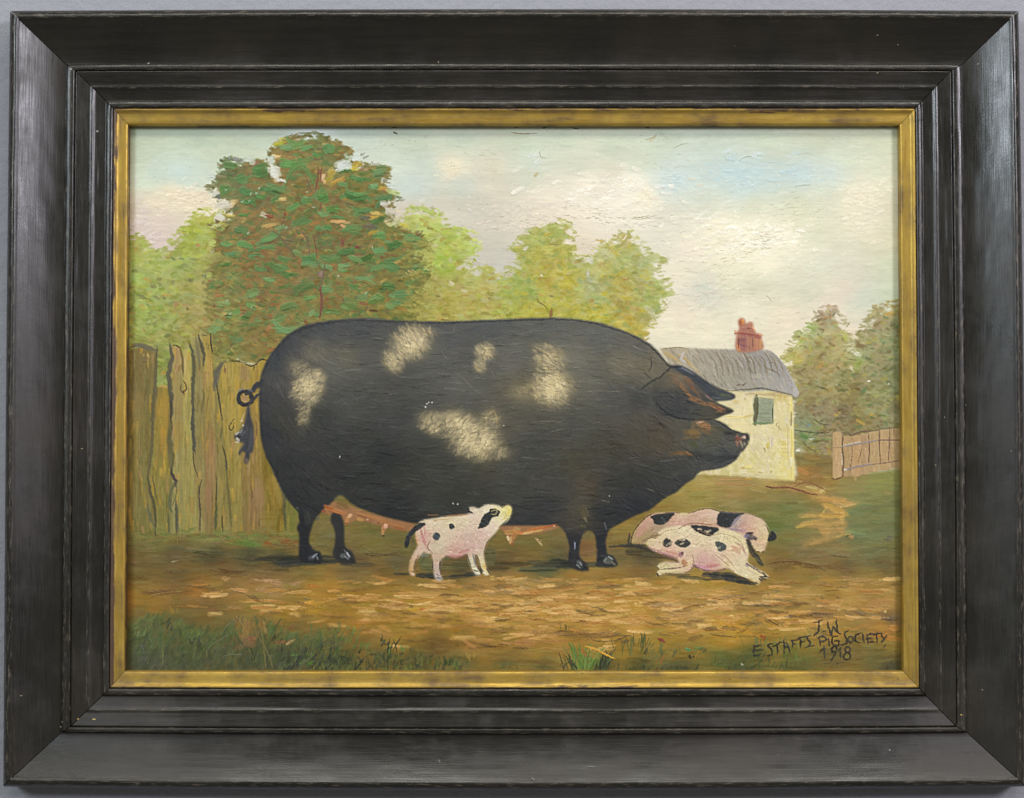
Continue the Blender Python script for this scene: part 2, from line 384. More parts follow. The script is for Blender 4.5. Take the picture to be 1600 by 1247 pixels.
def touch(x, y, l, w_, an, c, a=.75, h=.14, label=None, n=3, **kw):
    """a ragged touch: a few broken pieces of one colour"""
    for _ in range(n):
        dab(x + N(l * .16), y + N(w_ * .2), l * U(.5, 1.05), w_ * U(.4, .85), an + N(.16), c + N(.018), a * U(.6, 1), h, label, rag=.9, var=.04, curve=N(.012), **kw)
# ------------------------------------------------------------------ sky
L_SKY = lab('sky')
SKY = [(200,205,178,186,158),(215,215,198,206,182),(300,215,200,208,186),(400,215,203,210,190),(490,205,208,216,214),(560,215,202,210,196),(640,215,194,202,184),(720,215,198,206,188),
 (800,215,196,202,180),(880,215,198,206,186),(960,225,194,202,182),(1040,220,194,204,186),(1120,215,196,206,190),(1200,215,198,206,186),(1280,210,198,202,178),(1370,210,202,206,180),
 (215,260,196,204,180),(245,270,194,206,190),(280,270,188,208,202),(300,290,190,208,200),(350,255,200,208,184),(390,240,202,208,186),(620,260,194,206,196),(660,258,198,206,192),(708,264,224,212,184),(770,265,212,204,184),
 (830,255,206,212,198),(830,235,200,208,190),(900,260,204,206,186),(960,270,210,206,186),(1000,250,198,204,184),(1065,255,192,206,200),(1140,270,184,204,204),(1180,285,188,206,206),(1160,295,186,206,208),
 (1250,272,182,201,206),(1300,275,192,206,202),(1215,250,202,206,186),(1370,260,204,208,184),(1330,250,202,208,186),
 (230,285,196,210,198),(215,330,206,196,176),(270,300,226,210,178),(300,310,226,210,180),(335,322,222,208,180),(240,315,220,206,178),(640,300,194,206,200),(690,318,208,202,186),(640,325,208,196,180),(780,300,212,204,186),(850,310,220,208,188),
 (740,330,206,200,186),(720,290,200,204,192),(870,330,222,208,186),(815,275,208,210,192),
 (920,290,226,216,196),(985,288,238,230,210),(1010,310,236,226,198),(960,320,230,218,202),(1045,290,186,208,214),(1055,280,190,210,214),(1085,310,196,206,198),(1100,330,202,206,190),(1180,320,204,206,182),(1250,320,204,206,180),(1300,320,206,208,186),
 (1350,305,226,216,188),(1330,320,220,212,186),(1390,330,212,206,180),(225,360,212,196,184),(255,350,214,198,182),(250,380,208,190,182),(270,395,196,186,172),(760,350,206,198,184),
 (840,345,220,208,186),(920,340,226,214,194),(1000,335,228,218,198),(1060,350,206,206,190),(1030,340,212,208,192),(1120,355,232,220,190),(1170,378,236,226,192),(1140,390,230,220,190),(1230,370,226,218,192),(1280,365,206,208,182),(1250,340,208,208,180),(1350,355,222,212,186),(1385,370,214,208,180),
 (700,395,206,200,184),(760,390,202,196,182),(780,410,200,196,184),(880,385,222,206,186),(910,385,218,204,184),(1080,390,222,208,190),(1200,405,230,222,196),(1280,410,212,212,192),(1330,410,212,210,190),
 (1390,420,202,206,180),(1060,430,226,214,192),(1100,455,206,208,194),(1140,430,220,214,186),(1180,450,212,208,184),(1230,430,216,212,190),(1260,450,208,208,186),(1320,450,218,206,188),(1350,465,206,210,192),(1070,490,222,208,186),(1110,515,224,214,188),(1170,480,222,214,190),
 (1230,500,222,208,184),(1300,470,220,206,186),(1215,540,222,210,184),(1040,510,224,214,188),(1390,460,198,206,180),(1335,525,220,206,182)]
def skyfix(c):
    x, y, r, g, b = c
    if b > r: r, g, b = r + 12, g + 8, b + 2
    if r > 218: r, g, b = r + 8, g + 9, b + 10
    return (x, y, r, g + 1, b - 2)
SKY = [skyfix(c) for c in SKY]
base = idw_full(SKY, 2.8)
base = base + (fbm(60, 14, 11)[..., None] * c3(7, 6, 5)) + (fbm(9, 3, 12, 2)[..., None] * c3(4, 4, 4))
for cx, cy, rx, ry, c, k in [(960,312,120,44,(238,230,208),.5),(1165,372,120,46,(244,237,212),.65),(1350,322,46,60,(232,224,198),.45),(290,312,60,24,(232,216,186),.5),(228,365,40,40,(220,202,192),.5),(1180,268,110,30,(190,211,210),.55),(1060,285,40,20,(204,219,214),.4),(290,268,56,24,(190,209,202),.45),(650,285,44,26,(194,208,202),.4),(830,345,70,22,(224,212,190),.4)]:
    w_ = k * np.exp(-(((GX - cx) / rx) ** 2 + ((GY - cy) / ry) ** 2) + fbm(40, 22, int(cx), 2) * .5)
    w_ = np.clip(w_, 0, .9)[..., None]; base = base * (1 - w_) + c3(c) * w_
base = base + c3(4, 3, 0) - (np.clip((260 - GY) / 60, 0, 1) * np.clip((900 - GX) / 400, 0, 1))[..., None] * c3(20, 15, 13)
SKYF = base.copy()
CV[:] = base; LB[:] = L_SKY; HT[:] = .05 + fbm(22, 5, 13) * .03
allm = np.ones((H, W), np.float32)
xs, ys = scatter(allm * (GY < 560), 5200)
cs = SKYF[((ys - PY0) * S).astype(int).clip(0, H - 1), ((xs - PX0) * S).astype(int).clip(0, W - 1)]
for x, y, c in zip(xs, ys, cs):
    bright = c.sum() > 2.45
    dab(x, y, U(9, 26), U(3.5, 8), N(.22) - (.25 if x > 1080 and y > 300 else 0), c + N(.012) + rng.normal(0, .006, 3), U(.35, .7), U(.05, .12) * (1.5 if bright else 1), curve=N(.006), var=.016, dry=.5)
blend(allm * (GY < 560), 2, .55)
# loaded touches on the clouds
for cx, cy, rx, ry, n, col in [(985,290,26,14,26,(240,233,214)),(1012,312,16,20,30,(240,230,200)),(708,264,20,14,26,(230,219,188)),(1150,375,60,26,60,(238,228,196)),(1210,370,40,16,30,(230,222,198)),
        (300,312,45,16,45,(228,212,182)),(1350,308,30,16,30,(230,220,194)),(930,295,40,20,24,(230,220,200)),(1180,240,10,8,6,(214,220,212)),(835,245,12,10,10,(218,222,212)),(1170,285,30,14,20,(202,216,210)),(1250,276,24,10,14,(198,212,206)),
        (1055,285,18,12,16,(206,220,214)),(742,322,16,10,10,(216,208,194)),(1000,352,60,8,16,(224,214,196))]:
    for _ in range(n):
        dab(cx + N(rx * .5), cy + N(ry * .5), U(6, 15), U(2.5, 5.5), U(-1.0, .5), c3(col) + N(.014), U(.45, .8), U(.12, .22), curve=N(.015), var=.02, dry=.4)
for cx, cy, rx, ry, n, pal in [(960,310,120,40,150,[(240,232,212),(232,222,200),(246,240,222)]),(1165,372,110,40,190,[(246,240,216),(238,230,204),(250,245,226)]),(1350,322,40,50,60,[(236,228,202),(228,220,194)]),(290,312,60,18,80,[(236,222,192),(228,210,182),(242,230,204)]),(230,365,30,34,60,[(224,208,198),(216,200,190),(232,218,204)]),(830,335,70,26,80,[(228,216,196),(220,210,190)]),(1100,460,60,40,60,[(228,218,196),(222,214,192)]),(1180,268,100,24,60,[(192,213,212),(200,217,212)])]:
    for _ in range(n): dab(cx + N(rx * .5), cy + N(ry * .5), U(8, 24), U(3, 7), U(-.7, .35), pick(pal) + N(.01), U(.3, .75), U(.12, .3), None, curve=N(.012), var=.02, dry=.6, rag=.9)
# dents and dirt lying in the brush furrows
def furrows(cx, cy, rx, ry, n, col=(150,138,108), L=(4, 12), a=(.18, .5), ang=0.):
    for _ in range(int(n * .6)):
        dab(cx + N(rx * .5), cy + N(ry * .5), U(*L), U(.9, 1.7), ang + N(.16), c3(col) + N(.03), U(*a), -.02, var=.02, dry=.3)
furrows(960, 342, 90, 10, 90); furrows(900, 323, 40, 8, 26); furrows(845, 342, 50, 8, 30); furrows(820, 355, 30, 12, 26); furrows(1010, 222, 60, 12, 30, (158,158,130)); furrows(1040, 270, 40, 30, 40, (165,165,140))
furrows(1250, 330, 60, 30, 90, (166,164,134), ang=-.2); furrows(1190, 378, 40, 14, 60, (160,145,108), ang=-.2); furrows(1140, 400, 50, 20, 50, (176,160,120), ang=-.15); furrows(1150, 440, 60, 40, 50, (180,170,140), ang=-.1)
furrows(760, 240, 60, 14, 30, (160,156,130), ang=.1); furrows(750, 350, 60, 16, 50, (168,158,136)); furrows(1080, 420, 40, 60, 60, (184,170,140)); furrows(300, 312, 40, 10, 26, (180,160,120), L=(3, 7)); furrows(320, 270, 100, 40, 60, (170,174,150), L=(2, 6)); furrows(620, 225, 60, 10, 20, (120,125,110), L=(2, 5))
furrows(1000, 340, 14, 0.8, 9, (150,140,112), L=(14, 30)); furrows(1260, 240, 20, 1, 4, (170,165,135), L=(14, 30)); furrows(700, 300, 300, 60, 120, (178,172,150), L=(2, 6)); furrows(1200, 260, 160, 60, 110, (180,178,152), L=(2, 6)); furrows(1250, 480, 120, 40, 70, (184,174,146), L=(3, 9))
for p in ([(852,247),(845,245),(843,237)], [(1052,233),(1062,227),(1073,224)], [(1155,252),(1163,246),(1174,245)], [(1243,292),(1254,290),(1266,289)], [(1205,470),(1200,464),(1196,462)]):
    line(p, 1.3, c3(150,140,112), .5, .02)
for x, y in ((616, 199), (589, 198), (808, 198), (852, 199), (618, 208), (900, 201), (1012, 199)):
    dab(x, y, U(6, 12), U(2, 4), N(.2), c3(58,58,50), .7, .08)
line([(800, 207), (815, 209), (838, 208)], 2.2, c3(150,140,105), .5, .05)
dab(838, 273, 10, 6, -1, c3(184,170,120), .7, .12); dab(1020, 217, 16, 6, -.5, c3(200,184,140), .5, .05); line([(1008,219),(1022,214),(1026,209)], 1.6, c3(168,150,110), .5)

# ------------------------------------------------------------------ pale shrubs and trees at the back
def foliage(pts, ctrl, n, label, soft=3, lw=(7, 17), ww=(3.5, 9), jit=.04, a=(.35, .75), h=(.05, .15), extra=(), feather=16, amt=.45, ring=300, mott=1., ea=.95):
    m = poly(pts, soft); wide = box(poly(pts, 2), int(feather * S))
    k_ = {'pale_tree': 10, 'broad_tree': -7}.get(LABELS[label][0], 0)
    ctrl = [(x, y, r + k_, g + k_, b_ + k_ * .6) for x, y, r, g, b_ in ctrl]
    b = idw_full(ctrl, 2.8) + mott * (fbm(15, 9, 140 + label, 3)[..., None] * c3(22, 22, 10) + fbm(26, 15, 160 + label, 2)[..., None] * c3(12, -8, -8))
    rag = np.clip((wide - .5 + fbm(20, 9, 100 + label, 4) * ea) * 3.2 + .3, 0, 1) * np.clip((wide - .06) * 8, 0, 1)
    rag = np.maximum(rag, np.clip((wide - .66) * 6, 0, 1))
    lay(rag * (.92 if LABELS[label][0] == 'broad_tree' else .8), b, None, .08); LB[box((rag > .5) * 1., 3) > .5] = label
    xs, ys = scatter(rag, n, .3)
    cs = idw(ctrl, xs, ys, 2.8)
    mo = fbm(15, 9, 140 + label, 3)
    for k, (x, y, c) in enumerate(zip(xs, ys, cs)):
        yi, xi = min(H - 1, int((y - PY0) * S)), min(W - 1, int((x - PX0) * S))
        c = c + N(jit) + rng.normal(0, jit * .35, 3) + mott * mo[yi, xi] * .07
        w_ = wide[yi, xi]
        for pal, pr in extra:
            if rng.random() < pr: c = pick(pal) + N(.02)
        dab(x, y, U(*lw), U(*ww), N(.4), c, U(*a) * (.55 + .45 * min(1, w_ * 1.5)), U(*h), label if w_ > .4 else None, curve=N(.02), var=.025, dry=.4, hard=1.5, rag=.6)
        if k == int(n * .5): blend(rag, 1, amt)
    if ring:
        xs, ys = scatter((wide > .2) & (wide < .55), ring); cs = idw(ctrl, xs, ys, 2.8)
        for x, y, c in zip(xs, ys, cs): dab(x, y, U(5, 13), U(2, 5), N(.35), c + N(.05), U(.4, .8), U(.08, .18), None, curve=N(.02), rag=.6)
    return m
L_PT = lab('leafy_tree')           # behind the fence, left edge
foliage([(186,375),(205,368),(225,388),(247,398),(252,412),(268,400),(262,386),(284,368),(300,345),(318,334),(340,332),(356,348),(356,420),(350,620),(186,620)],
 [(215,400,156,170,74),(235,405,162,172,82),(210,440,160,176,78),(250,430,158,166,84),(300,360,164,172,66),(320,345,172,178,74),(290,380,158,168,72),(330,370,160,164,70),(340,400,150,150,76),(280,410,150,164,80),
  (225,480,154,168,74),(250,490,150,160,74),(290,450,152,152,72),(310,480,158,148,76),(340,460,140,132,68),(215,520,140,150,66),(260,530,140,146,68),(310,510,156,142,72),(330,530,140,122,58),(350,500,138,118,60),(255,560,126,136,58),(205,470,134,146,62)],
 1500, L_PT, extra=(([(186,192,84),(178,186,72)], .07), ([(122,120,78),(110,112,70)], .05), ([(176,132,78),(190,150,70)], .05), ([(188,182,108)], .05)))
for x, y, l, w_, an, c in [(325,430,10,9,.3,(82,84,80)),(345,424,24,6,.4,(112,110,84)),(330,422,22,5,-.5,(120,118,86)),(285,404,10,4,.3,(96,108,60)),(305,405,18,4,-.2,(124,132,70)),(272,405,9,4,.6,(112,124,72)),(233,478,10,3.5,.7,(116,126,74)),(276,478,14,10,-.8,(168,128,86)),(260,461,22,7,.1,(186,156,78)),
        (293,484,3,10,.4,(110,80,50)),(240,447,16,10,.3,(136,136,78)),(226,466,20,6,.2,(124,124,72)),(258,466,7,3,.5,(90,92,64)),(222,468,8,4,.1,(190,190,110)),(330,350,14,4,.2,(130,120,60)),(232,503,9,5,-.6,(176,186,140)),(262,524,14,6,0,(112,120,66)),(318,345,10,6,.2,(182,188,84)),(337,344,6,8,0,(214,206,182))]:
    touch(x, y, l, w_, an, c3(c), .7, .12, L_PT)
L_PT2 = lab('pale_tree')          # light green mass right of the big tree
foliage([(600,345),(612,340),(630,342),(640,332),(652,327),(668,329),(684,336),(694,340),(700,356),(716,362),(734,368),(748,377),(744,392),(733,402),(722,418),(735,428),(752,420),(772,432),(790,440),(805,425),(830,440),(850,520),(600,530)],
 [(620,355,168,170,92),(660,340,170,182,98),(685,350,168,182,92),(690,375,160,174,82),(720,385,172,182,88),(740,380,182,192,100),(660,390,152,152,76),(690,405,150,176,68),(700,420,148,168,62),(640,420,140,132,66),(670,440,152,142,68),(720,440,166,160,88),
  (760,450,172,162,88),(790,460,172,162,90),(660,470,152,142,66),(700,470,162,152,70),(740,480,162,152,68),(790,490,164,152,66),(820,480,166,156,70),(690,500,160,146,62),(640,500,150,134,58)],
 1500, L_PT2, extra=(([(186,188,92),(176,186,76)], .07), ([(140,132,60)], .06), ([(198,190,150)], .02), ([(172,140,66)], .04)))
for x, y, l, w_, an, c in [(660,362,4,4,0,(110,90,60)),(706,445,10,12,.3,(208,196,160)),(726,455,10,7,.2,(206,192,150)),(720,420,14,9,-.5,(206,198,180)),(745,412,20,10,.2,(198,190,172)),(785,436,22,14,.2,(206,200,184)),(763,468,5,7,0,(196,186,140)),(765,467,4,4,0,(130,118,60)),(683,463,14,6,.2,(132,122,72)),(694,500,18,4,0,(130,108,56)),(634,362,14,9,.3,(196,136,60)),(630,352,14,8,.4,(196,180,70)),(622,340,22,10,.3,(212,200,176)),(610,330,30,10,.3,(206,184,140)),(604,345,16,8,.3,(198,174,110)),(675,324,8,5,.5,(176,170,140)),(690,333,6,6,.7,(190,180,150))]:
    touch(x, y, l, w_, an, c3(c), .65, .14, L_PT2)
L_PT3 = lab('pale_tree')          # pale bushy trees above the sow's shoulder
foliage([(790,430),(805,425),(812,412),(800,390),(812,377),(826,372),(832,362),(850,360),(864,354),(880,350),(892,360),(893,378),(880,390),(888,402),(900,404),(918,412),(915,425),(922,420),(928,402),(940,395),(933,380),(944,378),(955,392),(970,362),(982,360),(988,380),(1000,384),(1008,398),(1020,405),(1032,402),(1036,412),(1025,428),(1012,440),(1040,438),(1050,452),(1044,466),(1028,480),(1022,492),(1010,510),(1000,535),(940,520),(790,530)],
 [(820,385,162,166,90),(850,370,160,164,86),(875,365,158,164,88),(840,395,166,162,72),(870,400,158,152,66),(900,410,158,166,92),(810,440,152,166,84),(830,460,146,162,86),(850,420,168,156,64),(880,420,178,168,62),(890,440,182,164,52),(860,450,170,156,62),
  (910,440,160,164,112),(930,450,158,164,116),(930,470,150,162,94),(950,400,172,168,104),(965,380,172,162,92),(985,400,160,168,98),(1010,410,172,176,118),(960,430,172,162,76),(970,450,172,154,70),(1000,440,160,156,92),(1030,455,160,168,96),(1010,470,152,162,86),
  (870,475,166,164,66),(900,485,164,160,64),(940,490,182,170,56),(970,480,146,134,64),(980,500,178,154,56),(995,520,176,156,62),(840,490,172,164,64),(1005,495,160,156,90)],
 1900, L_PT3, soft=3, extra=(([(190,180,72),(198,184,60)], .08), ([(136,156,88)], .07), ([(188,186,130)], .06), ([(176,138,66)], .03)))
for x, y, l, w_, an, c in [(820,388,11,7,-.3,(230,224,200)),(945,396,22,16,.2,(200,200,150)),(948,397,24,2,-.9,(166,150,80)),(922,410,10,22,.4,(208,204,188)),(919,424,5,14,.5,(206,202,190)),(846,430,4,6,.3,(232,226,196)),(820,430,12,5,.8,(190,166,110)),(812,412,18,12,.3,(208,202,184)),(977,372,14,5,-1,(236,226,200)),(985,378,8,5,-.8,(190,164,80)),(975,370,8,6,-1,(186,160,80)),(936,376,14,5,.3,(190,160,84)),(995,398,10,3,-1,(190,168,96)),(885,358,12,6,-.4,(176,160,80)),(854,366,12,5,-.5,(192,168,70)),(863,382,22,4,0,(146,130,76)),(920,435,14,16,0,(164,168,128)),(1020,492,24,18,.3,(196,196,164)),(1028,408,6,5,0,(206,206,170))]:
    touch(x, y, l, w_, an, c3(c), .7, .14, L_PT3)
line([(839,466),(842,472),(850,477),(855,482)], 1.8, c3(112,98,62), .55, .1, L_PT3); line([(861,486),(860,497)], 6, c3(140,104,58), .7, .1, L_PT3); dab(862,463,8,4,0,c3(96,110,84),.7,.1,L_PT3); line([(1035,470),(1043,478)], 1.6, c3(160,140,90), .5); line([(840,459),(850,463)], 2, c3(190,150,80), .7)
furrows(880, 390, 80, 40, 60, (140,130,70), L=(3, 8)); furrows(980, 430, 60, 50, 60, (160,148,100), L=(3, 9))
# the two trees behind the cottage, right edge
L_RT1 = lab('bushy_tree'); L_RT2 = lab('bushy_tree')
RTC = [(1285,490,160,138,96),(1294,478,176,150,112),(1270,515,158,170,92),(1262,522,166,176,100),(1290,510,152,136,78),(1310,505,160,146,86),(1315,525,166,160,80),(1250,542,164,156,76),(1240,560,172,164,70),(1270,550,140,128,60),(1290,545,146,128,62),(1310,550,160,146,70),
 (1250,580,132,118,58),(1290,580,142,124,60),(1320,585,132,128,62),(1340,560,150,160,80),(1355,580,140,134,70),(1345,600,128,116,58),(1375,500,150,138,76),(1390,490,162,140,68),(1398,505,118,118,66),(1365,520,142,132,72),(1390,540,116,124,62),(1350,540,150,148,84),(1370,560,128,116,58),(1395,580,110,118,60),
 (1260,620,134,122,58),(1300,615,146,132,62),(1340,620,136,124,56),(1380,610,140,136,64),(1395,640,112,108,54),(1250,645,124,112,58),(1280,640,122,104,56),(1320,645,116,100,54),(1350,650,138,122,54),(1380,660,128,114,54),(1250,670,120,122,68),(1265,680,104,122,60),(1290,668,118,106,58),(1260,700,128,118,58),(1290,700,132,112,58),(1395,610,104,112,56)]
RTC = [(x, y, r + 7, g + 9, b + 22) for x, y, r, g, b in RTC]
foliage([(1236,546),(1240,535),(1252,528),(1258,512),(1272,506),(1276,494),(1286,490),(1290,474),(1297,474),(1300,492),(1312,500),(1320,508),(1318,520),(1326,530),(1324,552),(1334,552),(1338,700),(1240,705),(1240,600),(1228,560)], RTC, 900, L_RT1, soft=2.5, lw=(6, 14), ww=(3, 7), extra=(([(172,160,72),(166,168,84)], .09), ([(112,96,56)], .08), ([(176,138,70)], .05)))
foliage([(1328,560),(1338,548),(1345,530),(1356,512),(1350,505),(1362,500),(1364,488),(1374,486),(1376,472),(1382,472),(1386,486),(1396,480),(1402,482),(1420,486),(1420,690),(1328,700)], RTC, 850, L_RT2, soft=2.5, lw=(6, 14), ww=(3, 7), extra=(([(172,160,72),(160,164,82)], .08), ([(112,96,56)], .08), ([(96,122,70)], .05)))
for x, y, l, w_, an, c, lb_ in [(1335,552,16,9,.4,(226,220,192),None),(1327,545,12,8,-.3,(222,214,186),None),(1266,511,18,8,.3,(150,172,86),L_RT1),(1252,536,24,6,-.5,(172,178,84),L_RT1),(1244,563,18,10,-.3,(184,172,80),L_RT1),(1285,500,14,8,-.5,(140,118,82),L_RT1),(1297,490,6,16,0,(168,142,100),L_RT1),(1390,490,16,4,-.3,(188,150,62),L_RT2),(1397,490,10,4,-.4,(178,144,60),L_RT2),(1379,476,5,12,0,(186,182,156),L_RT2),
        (1366,490,16,4,-.7,(178,168,106),L_RT2),(1315,520,16,5,.1,(176,170,84),L_RT1),(1322,528,12,9,.5,(186,184,100),L_RT1),(1345,540,20,10,.3,(140,122,82),L_RT2),(1340,572,14,20,.3,(152,162,82),L_RT2),(1283,570,14,6,-.2,(182,146,76),L_RT1),(1358,596,6,3,0,(220,220,200),L_RT2),(1389,600,3,3,0,(226,226,214),L_RT2),(1307,602,3,2,0,(214,214,190),L_RT1),(1285,607,16,4,.3,(96,100,52),L_RT1),(1318,610,18,6,0,(108,112,66),L_RT1),
        (1340,608,16,6,.2,(120,94,52),L_RT2),(1250,660,22,3,.6,(150,160,140),L_RT1),(1265,663,10,8,.2,(106,132,134),L_RT1),(1278,668,12,6,0,(148,158,92),L_RT1),(1262,680,18,16,.3,(92,124,62),L_RT1),(1290,685,16,6,.2,(128,142,84),L_RT1),(1268,686,8,4,0,(206,208,176),L_RT1),(1275,690,22,5,-.3,(102,102,48),L_RT1),(1345,660,16,7,.5,(180,150,66),L_RT2),(1360,646,12,6,.3,(184,152,66),L_RT2),(1380,650,18,4,.4,(104,116,58),L_RT2)]:
    touch(x, y, l, w_, an, c3(c), .75, .14, lb_)
for p in ([(1240,672),(1256,674),(1272,676),(1290,674)], [(1270,681),(1280,677),(1293,676),(1298,672)], [(1258,694),(1266,702),(1275,705)], [(1272,655),(1282,662),(1293,664)]):
    line(p, 1.6, c3(84,84,52), .75, .08, L_RT1)

# ------------------------------------------------------------------ the broad tree
L_TREE = lab('broad_tree')
TREE = [(335,548),(326,520),(338,505),(326,486),(334,466),(322,452),(336,440),(330,420),(345,408),(336,392),(346,382),(340,366),(348,352),(362,344),(356,330),(362,318),(344,312),(336,300),(322,292),(342,286),(340,276),(352,270),(344,260),(358,250),(374,252),(384,262),(396,254),(412,256),(422,266),(428,256),(424,244),(432,230),(446,222),(462,214),(480,216),(494,211),(506,216),(524,222),(540,228),(536,240),(548,240),(546,254),(528,262),(548,268),(560,258),(574,262),(600,262),(606,272),(596,284),(606,296),(616,306),(612,316),(602,322),(614,330),(600,338),(588,336),(606,346),(616,356),(634,364),(652,366),(664,374),(660,386),(648,392),(656,404),(668,420),(662,436),(652,440),(658,456),(648,470),(638,480),(648,492),(636,506),(560,520),(470,540),(430,575),(390,570),(360,560)]
TC = [(350,260,118,118,74),(400,270,132,112,62),(450,235,150,118,62),(500,225,124,112,58),(530,240,132,106,56),(350,300,122,112,66),(400,310,128,104,62),(450,300,140,108,56),(500,280,138,108,54),(560,280,138,118,56),(590,300,138,112,54),(370,350,146,116,66),(420,340,140,106,56),
 (470,330,134,104,54),(520,320,132,100,54),(570,340,130,110,56),(360,400,140,114,60),(410,390,140,100,54),(450,370,128,104,62),(500,370,124,100,54),(550,360,128,100,54),(600,370,134,112,56),(640,400,132,118,60),(360,440,136,118,62),(400,440,146,108,58),(440,440,144,106,58),(480,430,140,108,58),(520,430,132,108,54),
 (560,430,134,110,56),(610,440,136,114,58),(650,440,132,116,58),(350,490,146,124,64),(400,490,146,116,58),(440,500,142,114,56),(480,490,138,112,56),(530,470,138,108,54),(580,470,142,116,56),(630,470,142,122,60),(360,530,128,114,58),(400,530,140,110,56),(430,550,138,112,52),(470,520,140,116,54),(540,500,134,114,50),(620,500,140,124,58)]
TC = [(x, y, r - 6, g + 7, b + 4) for x, y, r, g, b in TC]
foliage(TREE, TC, 3000, L_TREE, soft=2, lw=(6, 17), ww=(2.5, 7), jit=.035, h=(.08, .2), ring=800, feather=11, ea=1.1,
  extra=(([(164,112,56),(172,124,64),(156,104,58)], .10), ([(172,144,70),(182,156,84)], .10), ([(98,92,66),(104,88,62)], .10), ([(98,116,60),(88,112,60),(82,114,62)], .30), ([(130,90,62)], .04)))
for x_, y_ in zip(*scatter(poly(TREE, 3) * (GY < 510), 420)):
    dab(x_, y_, U(7, 18), U(3, 7), N(.3), pick([(96,126,70),(104,126,70),(114,126,72),(90,122,70),(136,114,66),(152,112,66),(102,130,74)]) + N(.025), U(.35, .75), .15, L_TREE, curve=N(.012), dry=.3, rag=.6)
GREENS = [(451,231,22,10),(479,232,20,8),(365,258,26,13),(404,266,24,20),(377,282,20,16),(352,297,22,14),(423,296,38,12),(468,254,60,16),(450,257,26,12),(476,311,18,14),(459,325,20,12),(472,344,28,11),(375,361,26,13),(408,308,20,9),(385,299,18,12),(389,316,26,8),(354,383,24,9),(382,381,24,10),
 (416,374,40,12),(417,385,32,10),(361,397,24,9),(438,357,16,6),(404,394,26,8),(494,242,14,8),(496,308,12,14),(485,404,24,9),(498,355,12,8),(462,226,30,8),(515,233,24,14),(592,269,24,14),(542,267,20,7),(554,277,22,9),(567,282,22,7),(537,287,16,8),(584,291,16,10),(551,304,48,12),(597,308,32,10),(558,312,38,8),
 (504,308,14,18),(567,328,30,11),(521,328,24,10),(551,362,28,16),(509,355,20,10),(596,368,20,16),(646,373,26,13),(611,383,30,18),(592,392,26,9),(537,394,30,12),(618,404,40,8),(517,404,30,10),(438,421,28,12),(341,445,24,9),(421,440,18,9),(397,460,22,12),(346,474,20,11),(363,488,26,11),(393,477,22,8),(449,477,24,16),
 (384,493,16,8),(432,499,24,15),(344,514,26,13),(446,516,44,11),(413,532,12,6),(470,449,32,16),(487,464,18,10),(487,411,30,12),(369,531,20,9),(408,422,16,7),(492,488,14,14),(404,502,12,8),(511,417,22,10),(534,423,14,6),(611,417,40,14),(654,417,18,9),(558,405,40,9),(603,447,24,12),(514,452,22,11),(627,458,34,14),
 (549,481,24,20),(581,469,30,10),(594,464,16,10),(611,481,24,10),(622,473,16,6),(554,449,24,6),(566,466,20,10),(519,489,24,8),(665,424,8,8),(567,437,30,7),(380,335,14,6),(440,405,24,8),(462,395,18,8),(575,405,22,8),(640,440,14,9),(528,340,26,7),(590,345,22,7),(540,415,24,7),(455,428,22,7),(350,412,22,7),(505,335,20,8),(430,312,18,8)]
for x, y, l, w_ in GREENS:
    g = c3(92,130,74) + rng.normal(0, .012, 3) + N(.03)
    if y > 430: g = g + c3(14, 6, 4)
    an = N(.16)
    for _ in range(2): dab(x + N(l * .12), y + N(w_ * .18), l * U(.7, 1.25), w_ * U(.7, 1.25), an + N(.18), g + N(.03), .75, .2, L_TREE, curve=N(.014), var=.03, dry=.2, hard=2, rag=.6)
    if rng.random() < .5: dab(x + N(l * .2), y - w_ * .15 + N(1), l * .55, w_ * .35, an + N(.2), g + c3(14, 22, 14), .6, .12, L_TREE)
    if rng.random() < .25: dab(x + N(l * .15), y + w_ * .45, l * .6, w_ * .28, an + N(.12), c3(70,78,48), .55, .04, L_TREE)
